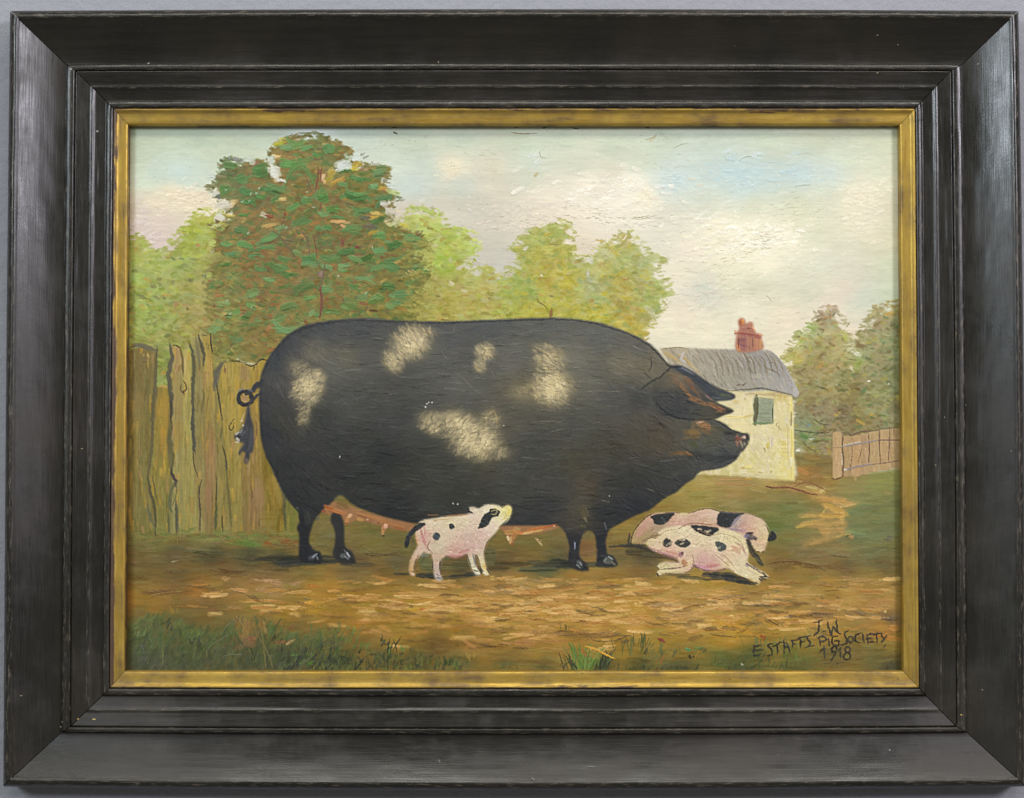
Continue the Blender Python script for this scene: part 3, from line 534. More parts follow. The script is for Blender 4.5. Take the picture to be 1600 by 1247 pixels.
# sky holes, peach and yellow lights, dark leaf tips at the rim
for x, y, l, w_, an, c in [(431,274,20,13,.9,(224,218,202)),(441,282,14,5,.3,(226,220,206)),(430,263,16,5,0,(206,200,170)),(533,256,24,10,-.5,(218,222,210)),(527,265,16,5,-.4,(222,222,206)),(364,317,16,9,-.4,(226,196,140)),(350,318,20,7,.2,(212,206,184)),(534,347,24,9,.2,(216,172,112)),(536,353,12,7,.5,(206,160,110)),(442,312,16,6,-.1,(222,194,122)),(411,337,14,6,.5,(202,190,160)),(344,336,10,7,.3,(214,210,196)),(340,340,8,5,.3,(216,208,186)),(420,352,26,7,-.2,(190,156,92)),
        (433,245,16,6,-.1,(216,184,120)),(438,225,20,10,-.5,(172,170,60)),(441,217,14,5,-.3,(190,184,90)),(360,338,16,5,0,(196,176,84)),(559,256,16,12,-.7,(178,150,56)),(553,264,12,7,-.4,(196,176,62)),(520,272,22,16,-.7,(178,154,68)),(514,282,22,8,-.6,(182,160,70)),(531,282,26,6,-.5,(184,142,62)),(506,275,8,16,.1,(214,178,130)),(600,295,18,7,.2,(196,160,64)),(602,298,14,7,.2,(156,108,64)),(614,299,24,10,.2,(186,194,128)),(604,322,16,6,.2,(146,114,72)),(580,339,30,5,-.2,(190,160,66)),(589,333,18,7,.2,(200,176,96)),(582,363,20,5,-.3,(176,150,62)),
        (571,341,22,7,.1,(92,92,78)),(580,354,16,10,.5,(100,100,82)),(575,355,20,10,0,(112,102,76)),(545,320,20,6,.2,(106,100,66)),(566,241,10,3,-.4,(140,140,126)),(572,246,12,3.5,-.4,(144,144,124)),(570,259,14,4,-.5,(120,114,76)),(528,264,18,2.5,-.5,(120,124,110)),(590,258,22,5,0,(176,178,160)),(603,281,8,3,-.6,(150,150,136)),(621,301,8,2.5,.1,(110,136,64)),(625,308,20,2.8,.25,(84,116,50)),(622,313,14,3.5,-.2,(140,132,104)),(547,238,14,5,-.4,(150,128,74)),(537,233,10,7,.2,(118,112,66)),
        (511,218,4,6,.2,(70,92,56)),(360,247,5,6,.3,(126,136,126)),(372,249,16,6,.3,(146,146,146)),(386,257,10,5,-.2,(160,130,84)),(400,256,14,7,-.2,(150,104,78)),(345,258,12,5,.2,(128,118,78)),(346,276,24,5,.1,(138,128,90)),(326,292,22,4,.25,(124,118,72)),(341,308,14,8,.7,(112,118,104)),(334,352,28,3,.1,(110,92,56)),(340,347,8,8,0,(104,80,52)),(598,402,8,4,1.2,(120,74,52)),(660,370,12,4,-.5,(122,92,50)),(665,381,18,4,0,(114,102,58)),(653,366,12,4,-.4,(118,76,46)),(612,400,22,5,.1,(118,88,48)),
        (421,338,18,3,.2,(140,68,50)),(446,334,8,3,.4,(146,56,50)),(535,378,6,14,.2,(122,72,58)),(558,385,10,8,.2,(120,76,58)),(478,505,14,6,1.2,(122,78,44)),(585,486,20,3,.15,(86,66,42)),(503,428,10,14,.2,(146,122,108)),(350,488,14,6,-.5,(186,160,92)),(345,462,20,5,-.2,(164,104,62)),(420,512,8,7,.2,(182,126,84)),(425,546,22,6,-.4,(162,104,54)),(645,425,16,3,.6,(196,170,110)),(652,445,8,12,.3,(106,112,60)),(648,478,6,5,.3,(182,168,100)),(335,478,8,5,.5,(130,84,54))]:
    touch(x, y, l, w_, an, c3(c), .8, .18, None if c[0] > 215 and c[2] > 180 else L_TREE, n=4)
for _ in range(150): dab(U(322, 372), U(395, 560), U(7, 18), U(3, 7), N(.4), pick([(150,150,80),(140,138,74),(158,150,80),(128,122,70)]) + N(.03), U(.3, .65), .12, None, rag=.8)
for _ in range(130): dab(U(630, 680), U(372, 500), U(7, 18), U(3, 7), N(.4), pick([(160,156,80),(146,144,74),(150,138,70),(166,166,86)]) + N(.03), U(.3, .65), .12, None, rag=.8)
for _ in range(70): dab(U(380, 450), U(520, 575), U(8, 18), U(3, 8), N(.3), pick([(148,134,70),(130,122,64),(140,118,60)]) + N(.03), U(.3, .65), .12, None, rag=.8)
for x, y, l, w_, c in [(350,322,26,12,(214,206,184)),(342,338,20,12,(214,208,188)),(338,352,16,8,(190,190,130)),(612,332,26,12,(210,202,182)),(620,346,22,9,(196,196,150)),(430,268,18,20,(214,214,198)),(424,250,14,14,(204,210,192)),(540,256,26,12,(206,212,200)),(600,318,16,8,(206,204,186)),(612,290,14,12,(202,208,194)),(334,300,18,8,(206,206,188)),(330,275,14,16,(200,208,192)),(556,248,16,10,(202,209,196)),(330,380,14,10,(178,184,100)),(670,400,16,14,(176,178,96)),(326,430,16,12,(164,168,88)),(672,450,16,16,(166,162,84)),(392,250,16,8,(200,208,190))]:
    touch(x, y, l, w_, N(.3), c3(c), .8, .12, L_SKY if c[2] > 170 else None, n=5)
RB = c3(120,78,60)
for p, w_ in (([(498,262),(497,278),(493,298)], 3), ([(502,264),(501,280)], 3.4), ([(489,366),(493,385),(495,402)], 2.2), ([(500,450),(503,470),(500,494)], 5), ([(446,332),(443,345),(440,352)], 2), ([(501,320),(500,328)], 3)):
    line(p, w_, RB, .8, .1, L_TREE)
for p in ([(425,361),(436,368),(450,386),(462,402)], [(508,412),(505,430),(502,450)], [(486,300),(480,280)], [(470,360),(480,375),(484,395)]):
    line(p, 2.6, c3(112,96,72), .65, .08, L_TREE)
for x, y in [(392,303),(390,314),(401,302),(405,294),(353,297),(490,324),(379,315),(388,364),(333,393),(415,340),(447,356),(393,480),(360,490),(355,470),(582,386),(529,431),(572,458),(480,300)]:
    dab(x, y, U(3, 7), U(1.5, 2.6), U(-1.4, 0), c3(192,206,176), .7, .14, L_TREE)

# ------------------------------------------------------------------ ground, footpath
L_GR = lab('ground')
GC = [(205,840,118,108,56),(250,850,118,112,58),(320,840,128,122,66),(390,838,118,124,60),(430,838,128,120,60),(460,845,128,112,54),(215,875,108,92,52),(270,868,96,84,50),(330,870,84,78,48),(390,870,76,72,46),(440,875,70,68,46),(215,900,120,98,50),(280,895,114,92,48),(350,895,112,84,46),(420,898,116,92,52),(480,898,116,100,52),
 (215,925,128,102,50),(280,915,124,98,50),(340,910,134,106,52),(420,912,150,118,72),(480,910,140,112,58),(205,935,146,104,44),(260,930,132,98,52),(310,925,150,102,50),(380,925,142,108,62),(430,920,152,118,78),(490,925,164,122,56),(240,945,136,104,48),(320,945,124,96,48),(400,945,126,106,50),(450,955,140,110,44),(490,950,160,124,50),(220,960,112,98,50),(280,960,108,96,50),(350,970,118,100,50),
 (420,985,124,98,52),(470,980,120,100,50),(300,1000,86,88,52),(220,1000,82,92,58),(230,1030,74,78,58),(300,1030,78,80,54),(360,1010,96,92,52),(400,1020,84,84,54),(450,1030,66,68,48),(490,1010,82,84,50),
 (510,850,112,104,58),(580,850,116,108,56),(640,850,112,104,56),(560,875,104,88,52),(620,880,96,88,54),(540,895,124,100,56),(600,895,118,94,48),(680,895,104,92,48),(720,888,88,78,48),(790,850,124,108,54),(780,880,92,80,48),(800,870,112,92,50),(840,850,122,108,54),(850,830,116,100,58),(870,870,92,84,50),(850,895,92,92,56),(800,905,140,114,66),
 (520,920,150,114,50),(600,915,146,112,54),(680,915,152,116,64),(760,915,160,120,66),(550,935,146,110,46),(620,935,158,122,62),(680,940,182,142,80),(740,942,188,148,82),(790,940,178,140,84),(840,920,164,128,70),(520,960,134,102,46),(580,955,146,112,46),(650,955,168,128,52),(720,960,156,120,46),(780,968,172,134,66),(560,980,152,114,50),(640,985,146,114,48),(720,985,146,114,48),(790,990,138,110,52),
 (680,1005,112,88,42),(620,1000,142,112,48),(740,1005,152,112,62),(780,1012,134,104,50),(510,1005,110,94,46),(560,1000,122,100,46),(530,1030,72,76,46),(600,1030,96,90,46),(650,1035,88,82,46),(720,1035,106,96,50),(790,1040,108,96,48),(870,1000,152,118,62),
 (900,905,140,110,60),(960,900,138,108,58),(1000,890,128,102,56),(960,870,112,96,54),(990,850,128,108,56),(1010,870,86,76,50),(1000,830,148,124,58),(980,828,144,122,58),(915,855,126,92,54),(915,835,116,104,62),(870,930,170,132,74),(930,925,166,130,72),(990,925,172,136,70),(1050,925,162,130,66),(830,955,184,142,72),(880,955,186,150,82),(920,955,170,134,72),(960,955,170,134,66),(1000,950,164,132,52),(1050,950,158,126,80),(1080,965,170,136,84),
 (870,975,158,122,56),(930,985,178,136,72),(990,980,180,138,76),(1050,980,166,130,62),(830,1000,160,120,68),(900,1000,142,108,54),(960,1000,148,114,46),(1030,1000,138,114,52),(840,1020,140,112,52),(850,1040,100,92,50),(920,1020,138,112,48),(980,1020,130,108,46),(1000,1040,82,84,46),(1060,1015,128,106,48),(1060,1045,74,76,46),(940,1040,90,86,44),
 (1120,920,152,122,58),(1200,915,150,118,60),(1250,905,134,108,56),(1300,915,150,120,62),(1370,910,146,118,62),(1130,945,164,132,80),(1200,940,148,120,76),(1260,935,164,132,74),(1330,935,166,132,76),(1390,940,158,124,66),(1130,965,184,144,70),(1200,960,158,124,72),(1280,958,136,110,72),(1350,955,154,122,72),(1390,965,116,96,64),(1150,985,176,134,52),(1220,980,168,130,60),(1260,975,176,134,66),(1300,985,158,124,60),(1380,980,170,124,62),
 (1130,1000,160,122,48),(1200,1000,142,112,50),(1260,1005,128,106,50),(1330,1010,124,104,50),(1390,1005,126,106,54),(1130,1030,92,98,48),(1180,1025,88,92,46),(1240,1025,104,104,48),(1300,1030,112,98,50),(1370,1030,106,98,54),(1150,1045,72,78,46),(1250,1045,84,86,48),(1395,1045,78,74,46),
 (1050,765,162,142,74),(1100,750,170,148,82),(1090,780,152,136,68),(1150,755,166,138,80),(1200,752,172,148,84),(1140,780,152,132,74),(1200,775,148,130,72),(1240,765,140,116,62),(1290,758,158,130,68),(1040,790,140,118,54),(1000,812,132,112,54),(1130,795,132,122,66),(1180,800,118,116,64),(1230,800,112,118,64),(1210,820,108,118,62),(1240,790,122,120,66),(1230,840,120,114,62),(1250,860,120,102,58),(1220,880,124,98,52),
 (1330,765,126,120,64),(1370,755,128,128,64),(1390,790,108,108,56),(1345,800,108,112,62),(1340,830,102,108,62),(1380,830,98,102,56),(1360,860,104,104,58),(1310,860,130,114,62),(1280,870,122,100,56),(1320,885,112,92,52),(1380,885,104,92,54),(1270,740,138,104,52),(1290,725,126,106,54),(1255,720,128,110,54),(1330,745,150,128,72),(1260,745,158,124,66)]
hor = poly([(186,836),(300,836),(430,832),(470,800),(540,768),(880,768),(960,790),(1040,760),(1100,738),(1246,744),(1240,712),(1260,706),(1300,712),(1330,742),(1420,730),(1420,1064),(186,1064)], 2, False)
def gcfix(c):
    x, y, r, g, b = c
    if y > 895 and r > 125: r, g, b = r + 14, g + 11, b - 2
    if x > 1240 and y < 880 and r < 132: r, g, b = r + 10, g + 12, b + 14
    return (x, y, r, g, b)
GC = [gcfix(c) for c in GC]
gb = idw_full(GC, 3.0) + fbm(44, 6, 51)[..., None] * c3(15, 13, 8) + fbm(30, 9, 52)[..., None] * c3(8, -2, -8)
lay(hor, gb, L_GR, .07)
xs, ys = scatter(hor, 5200)
cs = idw(GC, xs, ys, 3.0)
for x, y, c in zip(xs, ys, cs):
    lit = c.sum() > 1.3
    c = c + N(.028) + rng.normal(0, .014, 3)
    r = rng.random()
    if y > 900 and lit:
        if r < .06: c = c3(196,154,88) + N(.03)
        elif r < .13: c = c3(178,126,50) + N(.02)
        elif r < .19: c = c3(112,90,52) + N(.03)
        elif r < .2: c = c3(168,108,54)
    dab(x, y, U(12, 40), U(2.5, 7), N(.1), c, U(.3, .65), U(.05, .13), L_GR if hor[int((y - PY0) * S) % H, int((x - PX0) * S) % W] > .8 else None, curve=N(.005), var=.03, mask=hor)
blend(hor, 1, .5)
# single strokes that stand out on the dirt
for x, y, l, w_, an, c in [(425,908,36,8,.15,(184,140,100)),(375,921,30,8,.1,(192,144,86)),(415,923,34,7,.15,(180,136,92)),(353,904,14,6,-.3,(182,142,86)),(310,915,24,9,-.2,(186,124,46)),(460,911,22,6,-.3,(176,136,96)),(485,916,14,5,0,(190,112,40)),(488,943,30,7,-.15,(206,150,64)),(320,929,10,5,.3,(190,148,90)),(400,934,16,7,.5,(112,84,52)),(401,939,12,3,.3,(150,70,40)),(368,926,24,4,.2,(126,100,58)),(470,942,24,4,.3,(110,90,56)),(480,936,14,3.5,.1,(112,98,58)),(335,923,22,4,.2,(118,94,60)),(262,926,60,8,-.05,(122,92,54)),
        (355,893,60,6,.05,(104,78,44)),(400,874,50,5,0,(66,62,42)),(470,880,60,6,0,(60,58,44)),(330,863,60,10,.05,(80,76,46)),(275,893,24,6,0,(106,96,58)),(274,877,10,3,-.2,(158,150,110)),(545,930,34,6,-.03,(208,164,96)),(520,935,30,6,-.1,(190,140,70)),(665,932,24,3,.1,(230,196,128)),(626,940,24,18,.2,(194,144,84)),(690,942,60,7,.04,(216,172,98)),(730,945,60,7,-.04,(224,182,106)),(670,950,60,5,0,(200,156,74)),(750,958,50,5,0,(220,176,100)),(758,968,40,9,0,(216,172,96)),(745,963,16,3,0,(226,190,116)),(640,955,22,4,0,(140,104,40)),(643,946,8,7,0,(120,92,44)),(660,952,20,2.4,-.05,(178,84,36)),
        (648,953,16,7,.3,(196,156,56)),(665,963,50,3,.05,(116,92,44)),(695,965,30,3,.2,(110,90,46)),(680,960,30,2.6,.1,(196,166,96)),(660,980,50,5,-.03,(126,98,44)),(755,977,50,4,.05,(112,88,44)),(720,976,36,3,0,(120,92,44)),(535,964,60,3.4,.03,(112,88,50)),(580,958,24,3,0,(112,90,48)),(690,972,20,3,.1,(120,94,44)),(720,1004,60,10,-.1,(122,94,46)),(650,1001,60,6,-.05,(116,88,42)),(730,1005,22,12,.6,(188,136,78)),(765,1004,34,7,0,(190,140,78)),(760,1011,32,5,.05,(98,76,40)),(790,1008,14,5,0,(104,78,42)),(600,980,20,10,.4,(190,138,66)),(600,990,40,10,.2,(172,132,72)),
        (890,957,46,11,-.05,(196,162,92)),(815,957,30,12,.3,(206,156,78)),(830,967,40,6,-.1,(200,150,82)),(920,955,40,5,-.3,(128,102,58)),(945,952,36,6,.3,(124,100,60)),(960,957,46,3,.05,(128,98,50)),(975,955,22,4,.7,(216,176,96)),(860,950,36,4,.3,(130,104,54)),(898,972,12,4,.2,(104,76,42)),(912,970,14,3.4,.4,(120,70,44)),(925,965,20,2.6,-.1,(118,94,56)),(932,971,10,2.6,0,(110,80,44)),(880,988,26,8,.1,(124,94,52)),(960,995,50,11,-.02,(112,90,50)),(975,999,16,8,-.3,(102,80,54)),(930,993,40,7,0,(120,96,52)),(880,990,40,6,0,(130,100,54)),
        (955,988,30,3,-.5,(206,164,96)),(1030,945,40,8,.15,(176,148,104)),(1050,950,60,8,.1,(166,136,94)),(1070,960,40,12,.1,(166,136,94)),(1020,948,22,7,.15,(186,154,106)),(1060,948,14,5,.3,(150,116,80)),(985,931,60,4,0,(126,96,50)),(965,908,30,7,-.1,(196,154,66)),(1013,919,20,3,.3,(218,176,106)),(1045,918,14,3,-.5,(210,168,100)),(1085,925,50,10,0,(178,142,84)),(1000,972,60,8,.05,(192,146,84)),(1040,978,40,7,.1,(186,142,76)),(820,1008,40,12,.1,(178,128,78)),(850,995,60,14,-.1,(178,134,78)),(815,1012,30,5,.1,(110,86,48)),(845,1032,40,5,0,(120,94,50)),(930,962,30,3.4,.05,(150,112,66)),
        (1130,945,50,10,-.1,(202,166,112)),(1120,952,50,7,-.05,(210,172,112)),(1140,938,50,7,.1,(118,100,72)),(1190,942,60,7,-.05,(120,98,70)),(1220,932,24,12,.2,(122,108,78)),(1205,946,50,4,0,(104,86,60)),(1160,934,60,6,0,(130,106,70)),(1230,963,60,6,-.03,(112,88,66)),(1280,962,60,7,0,(112,88,64)),(1255,957,40,4,0,(120,96,66)),(1360,960,60,6,.1,(112,94,68)),(1390,968,30,8,.1,(96,84,66)),(1330,957,20,9,.4,(128,102,66)),(1215,967,36,12,0,(206,152,70)),(1210,973,26,5,.5,(98,76,44)),(1222,974,14,5,-.3,(102,88,50)),(1240,970,16,4,0,(128,88,44)),(1275,972,70,10,-.03,(194,146,78)),(1325,966,30,7,.2,(206,154,82)),(1282,974,16,7,0,(216,178,116)),
        (1150,980,70,22,.35,(190,142,52)),(1165,985,30,6,-.5,(140,108,50)),(1122,985,20,4,.2,(196,172,90)),(1120,990,16,4,.2,(112,92,48)),(1140,994,40,5,.05,(116,96,48)),(1185,968,20,12,-.5,(128,106,56)),(1175,973,16,5,0,(112,92,48)),(1300,950,34,10,.1,(190,150,92)),(1330,905,60,7,0,(172,136,76)),(1365,910,60,6,-.05,(176,140,82)),(1380,940,40,14,0,(182,140,84)),(1260,930,60,8,-.05,(180,144,84)),(1240,880,80,6,.05,(112,86,48)),(1300,870,60,6,0,(96,86,52)),(1280,885,60,8,0,(116,92,50)),(1390,985,30,20,0,(190,130,60)),
        (800,920,40,9,.3,(176,146,106)),(775,925,30,8,.2,(182,140,90)),(770,906,8,8,0,(200,168,88)),(835,910,70,7,.05,(160,126,74)),(470,856,90,5,0,(104,82,48)),(440,845,34,18,.1,(140,92,50)),(417,850,20,9,.1,(146,96,48)),(375,843,44,12,.2,(110,126,60)),(390,850,30,6,.2,(98,124,54)),(230,835,22,11,-.2,(156,118,56)),(335,843,44,2.4,.1,(156,164,92)),(480,850,60,6,0,(112,104,56)),(585,866,80,4,.05,(78,66,44)),(572,866,5,5,.8,(62,48,36)),(581,868,4,4,0,(66,52,38)),(842,846,14,3,.9,(196,162,110)),(840,843,10,2,.3,(198,168,120)),(846,850,8,2,1.2,(210,190,130)),
        (1310,953,6,3,1.2,(226,200,130)),(1383,955,5,3,1.4,(220,196,120)),(1310,934,6,8,0,(132,96,58)),(1200,928,4,3,0,(92,70,50)),(1300,913,3,3,0,(110,84,50)),(1329,840,8,10,.3,(186,146,90)),(1318,836,24,4,-.5,(196,160,84)),(1390,844,14,12,0,(102,96,76))]:
    for _ in range(4): dab(x + N(l * .22), y + N(w_ * .28), l * U(.5, 1.15), w_ * U(.28, .62), an + N(.06), c3(c) + N(.025), U(.45, .8), .18, L_GR, curve=N(.004), mask=hor, hard=1.5, rag=.9, var=.045)
for _ in range(420):
    x, y = 860 + N(270), 948 + N(24)
    if x < 300 or x > 1400: continue
    if y < 902 or y > 1012: continue
    c = pick([(212,168,98),(202,154,86),(226,186,116),(190,142,72),(184,130,66),(126,98,54),(150,112,58)], [3, 3, 2, 3, 2, 2, 2])
    for _k in range(2): dab(x + N(6), y + N(1.5), U(14, 46), U(2.5, 7), N(.08), c3(c) if not isinstance(c, np.ndarray) else c + N(.02), U(.35, .75), .2, L_GR, curve=N(.004), rag=.9, var=.05, mask=hor)
L_PATH = lab('footpath')
pm = poly([(1200,760),(1240,756),(1262,762),(1290,768),(1285,774),(1322,780),(1344,786),(1332,793),(1321,798),(1324,812),(1320,832),(1300,844),(1272,852),(1252,856),(1262,845),(1285,836),(1268,826),(1243,822),(1260,814),(1284,810),(1268,808),(1243,807),(1264,801),(1286,802),(1284,790),(1270,782),(1262,772),(1240,768)], 2.2) * np.clip(.75 + fbm(9, 6, 76) * .8, 0, 1)
lay(pm * .85, c3(178,144,82) + fbm(14, 5, 77)[..., None] * c3(16, 14, 10), L_PATH, .16)
for x, y, l, w_, an, c in [(1300,780,50,9,.12,(196,148,76)),(1318,786,40,7,.05,(202,162,92)),(1305,796,50,11,.4,(206,162,78)),(1300,806,44,9,.1,(202,156,70)),(1290,818,60,9,-.05,(190,152,82)),(1270,806,44,6,-.1,(198,164,88)),(1262,818,34,7,-.2,(190,154,76)),(1300,830,44,10,0,(176,138,76)),(1316,808,8,22,0,(206,168,86)),(1252,822,20,5,-.3,(196,166,84)),(1325,790,30,3,-.2,(218,182,116)),(1296,803,50,2.4,.05,(160,120,60)),(1288,798,3,14,.6,(206,176,90)),(1280,846,40,8,-.3,(176,140,80))]:
    dab(x, y, l, w_, an, c3(c), .7, .18, L_PATH, rag=.7)
for x, y, l, w_, an, c in [(1262,758,44,10,.3,(168,142,80)),(1280,768,24,8,.2,(186,152,82)),(1268,762,20,5,.2,(196,176,110)),(1285,766,12,6,-.5,(206,184,120)),(1255,756,40,4,.1,(142,108,60)),(1150,757,70,5,.02,(176,134,80)),(1210,750,60,5,0,(186,162,100)),(1170,748,14,4,0,(206,160,66)),(1185,765,30,10,.2,(164,142,80)),(1140,748,40,6,0,(178,140,88))]:
    dab(x, y, l, w_, an, c3(c), .75, .14, L_GR)
line([(1198,761),(1210,762),(1232,762),(1252,767),(1266,772),(1275,773)], 3, c3(128,78,54), .8, .1, L_GR); line([(1198,760),(1208,763)], 3, c3(110,62,46), .8, .1, L_GR); line([(1242,760),(1256,754),(1270,756),(1290,766)], 3, c3(136,100,56), .7, .08, L_GR)
for x, y, c in ((1255,737,(190,128,68)), (1270,715,(150,120,60)), (1285,726,(112,100,60)), (1262,700,(140,124,60)), (1275,745,(156,124,74)), (1300,752,(150,122,60))):
    dab(x, y, U(16, 26), U(7, 11), N(.2), c3(c), .6, .1, L_GR)

# ------------------------------------------------------------------ cottage
L_CW = lab('cottage', 'wall'); L_CR = lab('cottage', 'roof'); L_CC = lab('cottage', 'chimney'); L_CN = lab('cottage', 'window')
cw = poly([(1085,604),(1150,608),(1236,612),(1240,640),(1240,690),(1242,752),(1200,748),(1085,740)], .8, False)
lay(cw, idw_full([(1140,630,218,204,156),(1160,645,226,214,164),(1150,665,228,214,158),(1220,640,218,206,150),(1200,690,222,212,164),(1190,700,212,200,156),(1220,700,222,206,128),(1170,720,214,202,136),(1200,735,216,206,146),(1230,735,222,208,130),(1130,732,206,194,132),(1110,735,206,192,128),(1225,620,206,184,110)], 3) + fbm(7, 7, 60)[..., None] * c3(8, 8, 10), L_CW, .16)
xs, ys = scatter(cw, 620)
for x, y in zip(xs, ys):
    dab(x, y, U(6, 18), U(3, 7), 1.2 + N(.6), pick([(232,220,176),(226,212,164),(222,210,176),(232,220,162),(212,198,148),(220,208,172)], [3, 3, 2, 2, 1, 1]) + N(.012), U(.3, .6), U(.06, .12), L_CW, mask=cw, rag=.7)
for x, y, l, w_, an, c in [(1236,640,44,6,1.57,(226,210,120)),(1238,690,60,6,1.57,(232,214,116)),(1238,730,50,5,1.57,(228,210,124)),(1237,722,17,4.5,1.57,(232,228,200)),(1237,668,6,5,1.2,(222,212,180)),(1236,655,26,4,1.57,(150,134,92)),(1231,690,60,2,1.57,(196,172,90)),(1200,695,6,12,.2,(206,186,80)),(1205,690,20,7,1.6,(208,194,170)),(1195,703,9,3,1.2,(170,150,80)),(1162,731,10,4,-.2,(186,166,80)),(1170,729,12,5,-.3,(236,222,130)),(1188,738,8,3,.3,(176,150,90)),(1181,741,6,2.5,.4,(170,146,88)),(1205,737,4,5,0,(176,156,90)),(1150,628,10,7,.4,(206,186,124)),(1164,623,4,4,0,(176,156,100)),(1170,650,20,4,-.3,(200,178,104)),(1150,652,40,5,.05,(232,214,136)),(1219,616,34,8,.1,(186,164,108)),(1190,616,60,5,.02,(190,170,128)),(1180,742,80,4,.05,(206,192,150)),(1225,700,10,30,0,(216,200,120))]:
    dab(x, y, l, w_, an, c3(c), .75, .22, L_CW, mask=cw)
line([(1216,663),(1217,668),(1221,673)], 1.4, c3(160,140,90), .7, .1, L_CW); line([(1213,666),(1213,662),(1217,661)], 1.4, c3(160,140,90), .7, .1, L_CW)
furrows(1200, 715, 40, 20, 30, (186,166,90), L=(2, 6), ang=1.2)
cn = poly([(1177,621),(1209,624),(1208,662),(1177,661)], .7, False)
lay(cn, c3(148,154,124) + fbm(10, 3, 61)[..., None] * c3(14, 14, 12), L_CN, .1)
for y in np.arange(624, 662, 3.2): dab(1197 + N(2), y, 20, 2.6, N(.15), pick([(164,170,142),(136,144,114),(152,158,128),(140,146,118)]), .7, .12, L_CN, mask=cn)
line([(1181,623),(1181,640),(1180,660)], 8, c3(100,98,68), .75, .08, L_CN); line([(1184,622),(1184,640),(1182,655)], 2.6, c3(84,82,58), .7, .08, L_CN)
line([(1208,632),(1207,645),(1208,661)], 1.8, c3(78,84,56), .8, .08, L_CN); line([(1178,661),(1190,662),(1204,661)], 4, c3(116,136,92), .75, .1, L_CN); line([(1179,620),(1192,622),(1208,624)], 1.8, c3(150,150,118), .6, .1, L_CN)
cr = poly([(1030,544),(1060,543),(1100,545),(1150,546),(1200,547),(1208,551),(1222,567),(1233,582),(1241,600),(1248,614),(1245,622),(1237,618),(1222,614),(1196,610),(1170,612),(1148,611),(1110,606),(1060,590)], .9, False)
lay(cr, c3(-6, 0, 12) + idw_full([(1050,552,184,164,118),(1070,560,186,168,128),(1090,570,176,160,124),(1110,560,170,156,124),(1140,570,166,154,126),(1170,560,160,148,128),(1200,560,162,152,132),(1220,580,164,154,134),(1200,590,168,158,134),(1160,590,164,152,122),(1130,590,166,154,122),(1240,612,178,172,160),(1215,605,170,160,136)], 3), L_CR, .14)
xs, ys = scatter(cr, 420)
for x, y in zip(xs, ys):
    dab(x, y, U(8, 18), U(2, 4), 1.05 + N(.2), pick([(174,166,146),(156,148,130),(166,158,142),(180,172,156),(144,134,116),(164,154,132)]) + N(.015), U(.4, .75), U(.12, .24), L_CR, mask=cr)
for x in np.arange(1110, 1225, 8.5):
    line([(x, 551 + U(0, 8)), (x + 7, 565 + U(-3, 3)), (x + 12, 582 + U(-4, 10))], U(2.4, 4.2), c3(136,122,98) + N(.03), .32, .02, L_CR, mask=cr, rough=.3)
for p, w_, c in (([(1148,610),(1175,608),(1190,607),(1212,611),(1236,617)], 3, (110,104,84)), ([(1180,607),(1192,606)], 3, (88,86,74)), ([(1036,545),(1060,543),(1075,545)], 1.8, (128,116,76)), ([(1204,550),(1216,560),(1228,575)], 3, (150,146,140)), ([(1228,578),(1238,595),(1244,606)], 3.4, (176,170,158)), ([(1194,572),(1202,577),(1210,580),(1217,586),(1218,589)], 1.8, (112,96,60)), ([(1202,567),(1208,566),(1212,570)], 1.5, (116,100,62)), ([(1152,602),(1156,601)], 2.4, (84,60,40)), ([(1160,602),(1165,599)], 2.6, (70,50,36)), ([(1112,600),(1130,609),(1150,611)], 2, (140,124,90)), ([(1060,555),(1072,562),(1080,572)], 3, (190,158,92)), ([(1068,552),(1064,560),(1070,566)], 4, (196,188,182))):
    line(p, w_, c3(c), .5, .12, L_CR)
dab(1184, 588, 11, 9, .3, c3(176,172,150), .8, .26, L_CR); dab(1243, 613, 14, 10, .9, c3(186,180,170), .8, .24, L_CR); dab(1050,558,30,6,.6,c3(192,160,92),.6,.14,L_CR); dab(1085,575,30,5,.8,c3(190,170,120),.6,.14,L_CR)
cc = poly([(1151,521),(1155,514),(1153,502),(1157,497),(1163,498),(1166,506),(1170,503),(1176,504),(1178,514),(1182,520),(1190,522),(1190,529),(1191,546),(1152,549)], .9)
lay(cc, c3(172,120,94), L_CC, .2)
for x, y, l, w_, an, c in [(1158,504,12,8,1.4,(176,108,74)),(1161,503,9,4,1.4,(218,146,72)),(1173,511,14,8,1.3,(180,122,96)),(1163,513,12,7,0,(166,112,98)),(1154,520,16,5,-.2,(176,108,84)),(1170,523,34,6,.15,(152,90,80)),(1185,526,10,6,.6,(160,92,80)),(1160,537,24,14,1.57,(146,96,92)),(1165,535,24,8,1.57,(158,104,96)),(1181,538,20,15,1.57,(186,130,98)),(1188,538,16,5,1.57,(200,148,96)),(1154,544,12,6,1.57,(206,140,84)),(1154,536,18,3,1.57,(116,74,74)),(1172,543,8,5,1.57,(150,110,96)),(1178,514,12,3,.9,(216,160,110)),(1171,513,9,3,.1,(128,74,66)),(1189,523,8,2.6,.3,(222,168,120)),(1176,537,22,2,1.57,(128,84,78)),(1160,531,14,2,-.2,(126,80,84)),(1162,540,14,2,.3,(120,78,80)),(1149,518,5,5,0,(216,176,130))]:
    dab(x, y, l, w_, an, c3(c), .85, .24, L_CC)
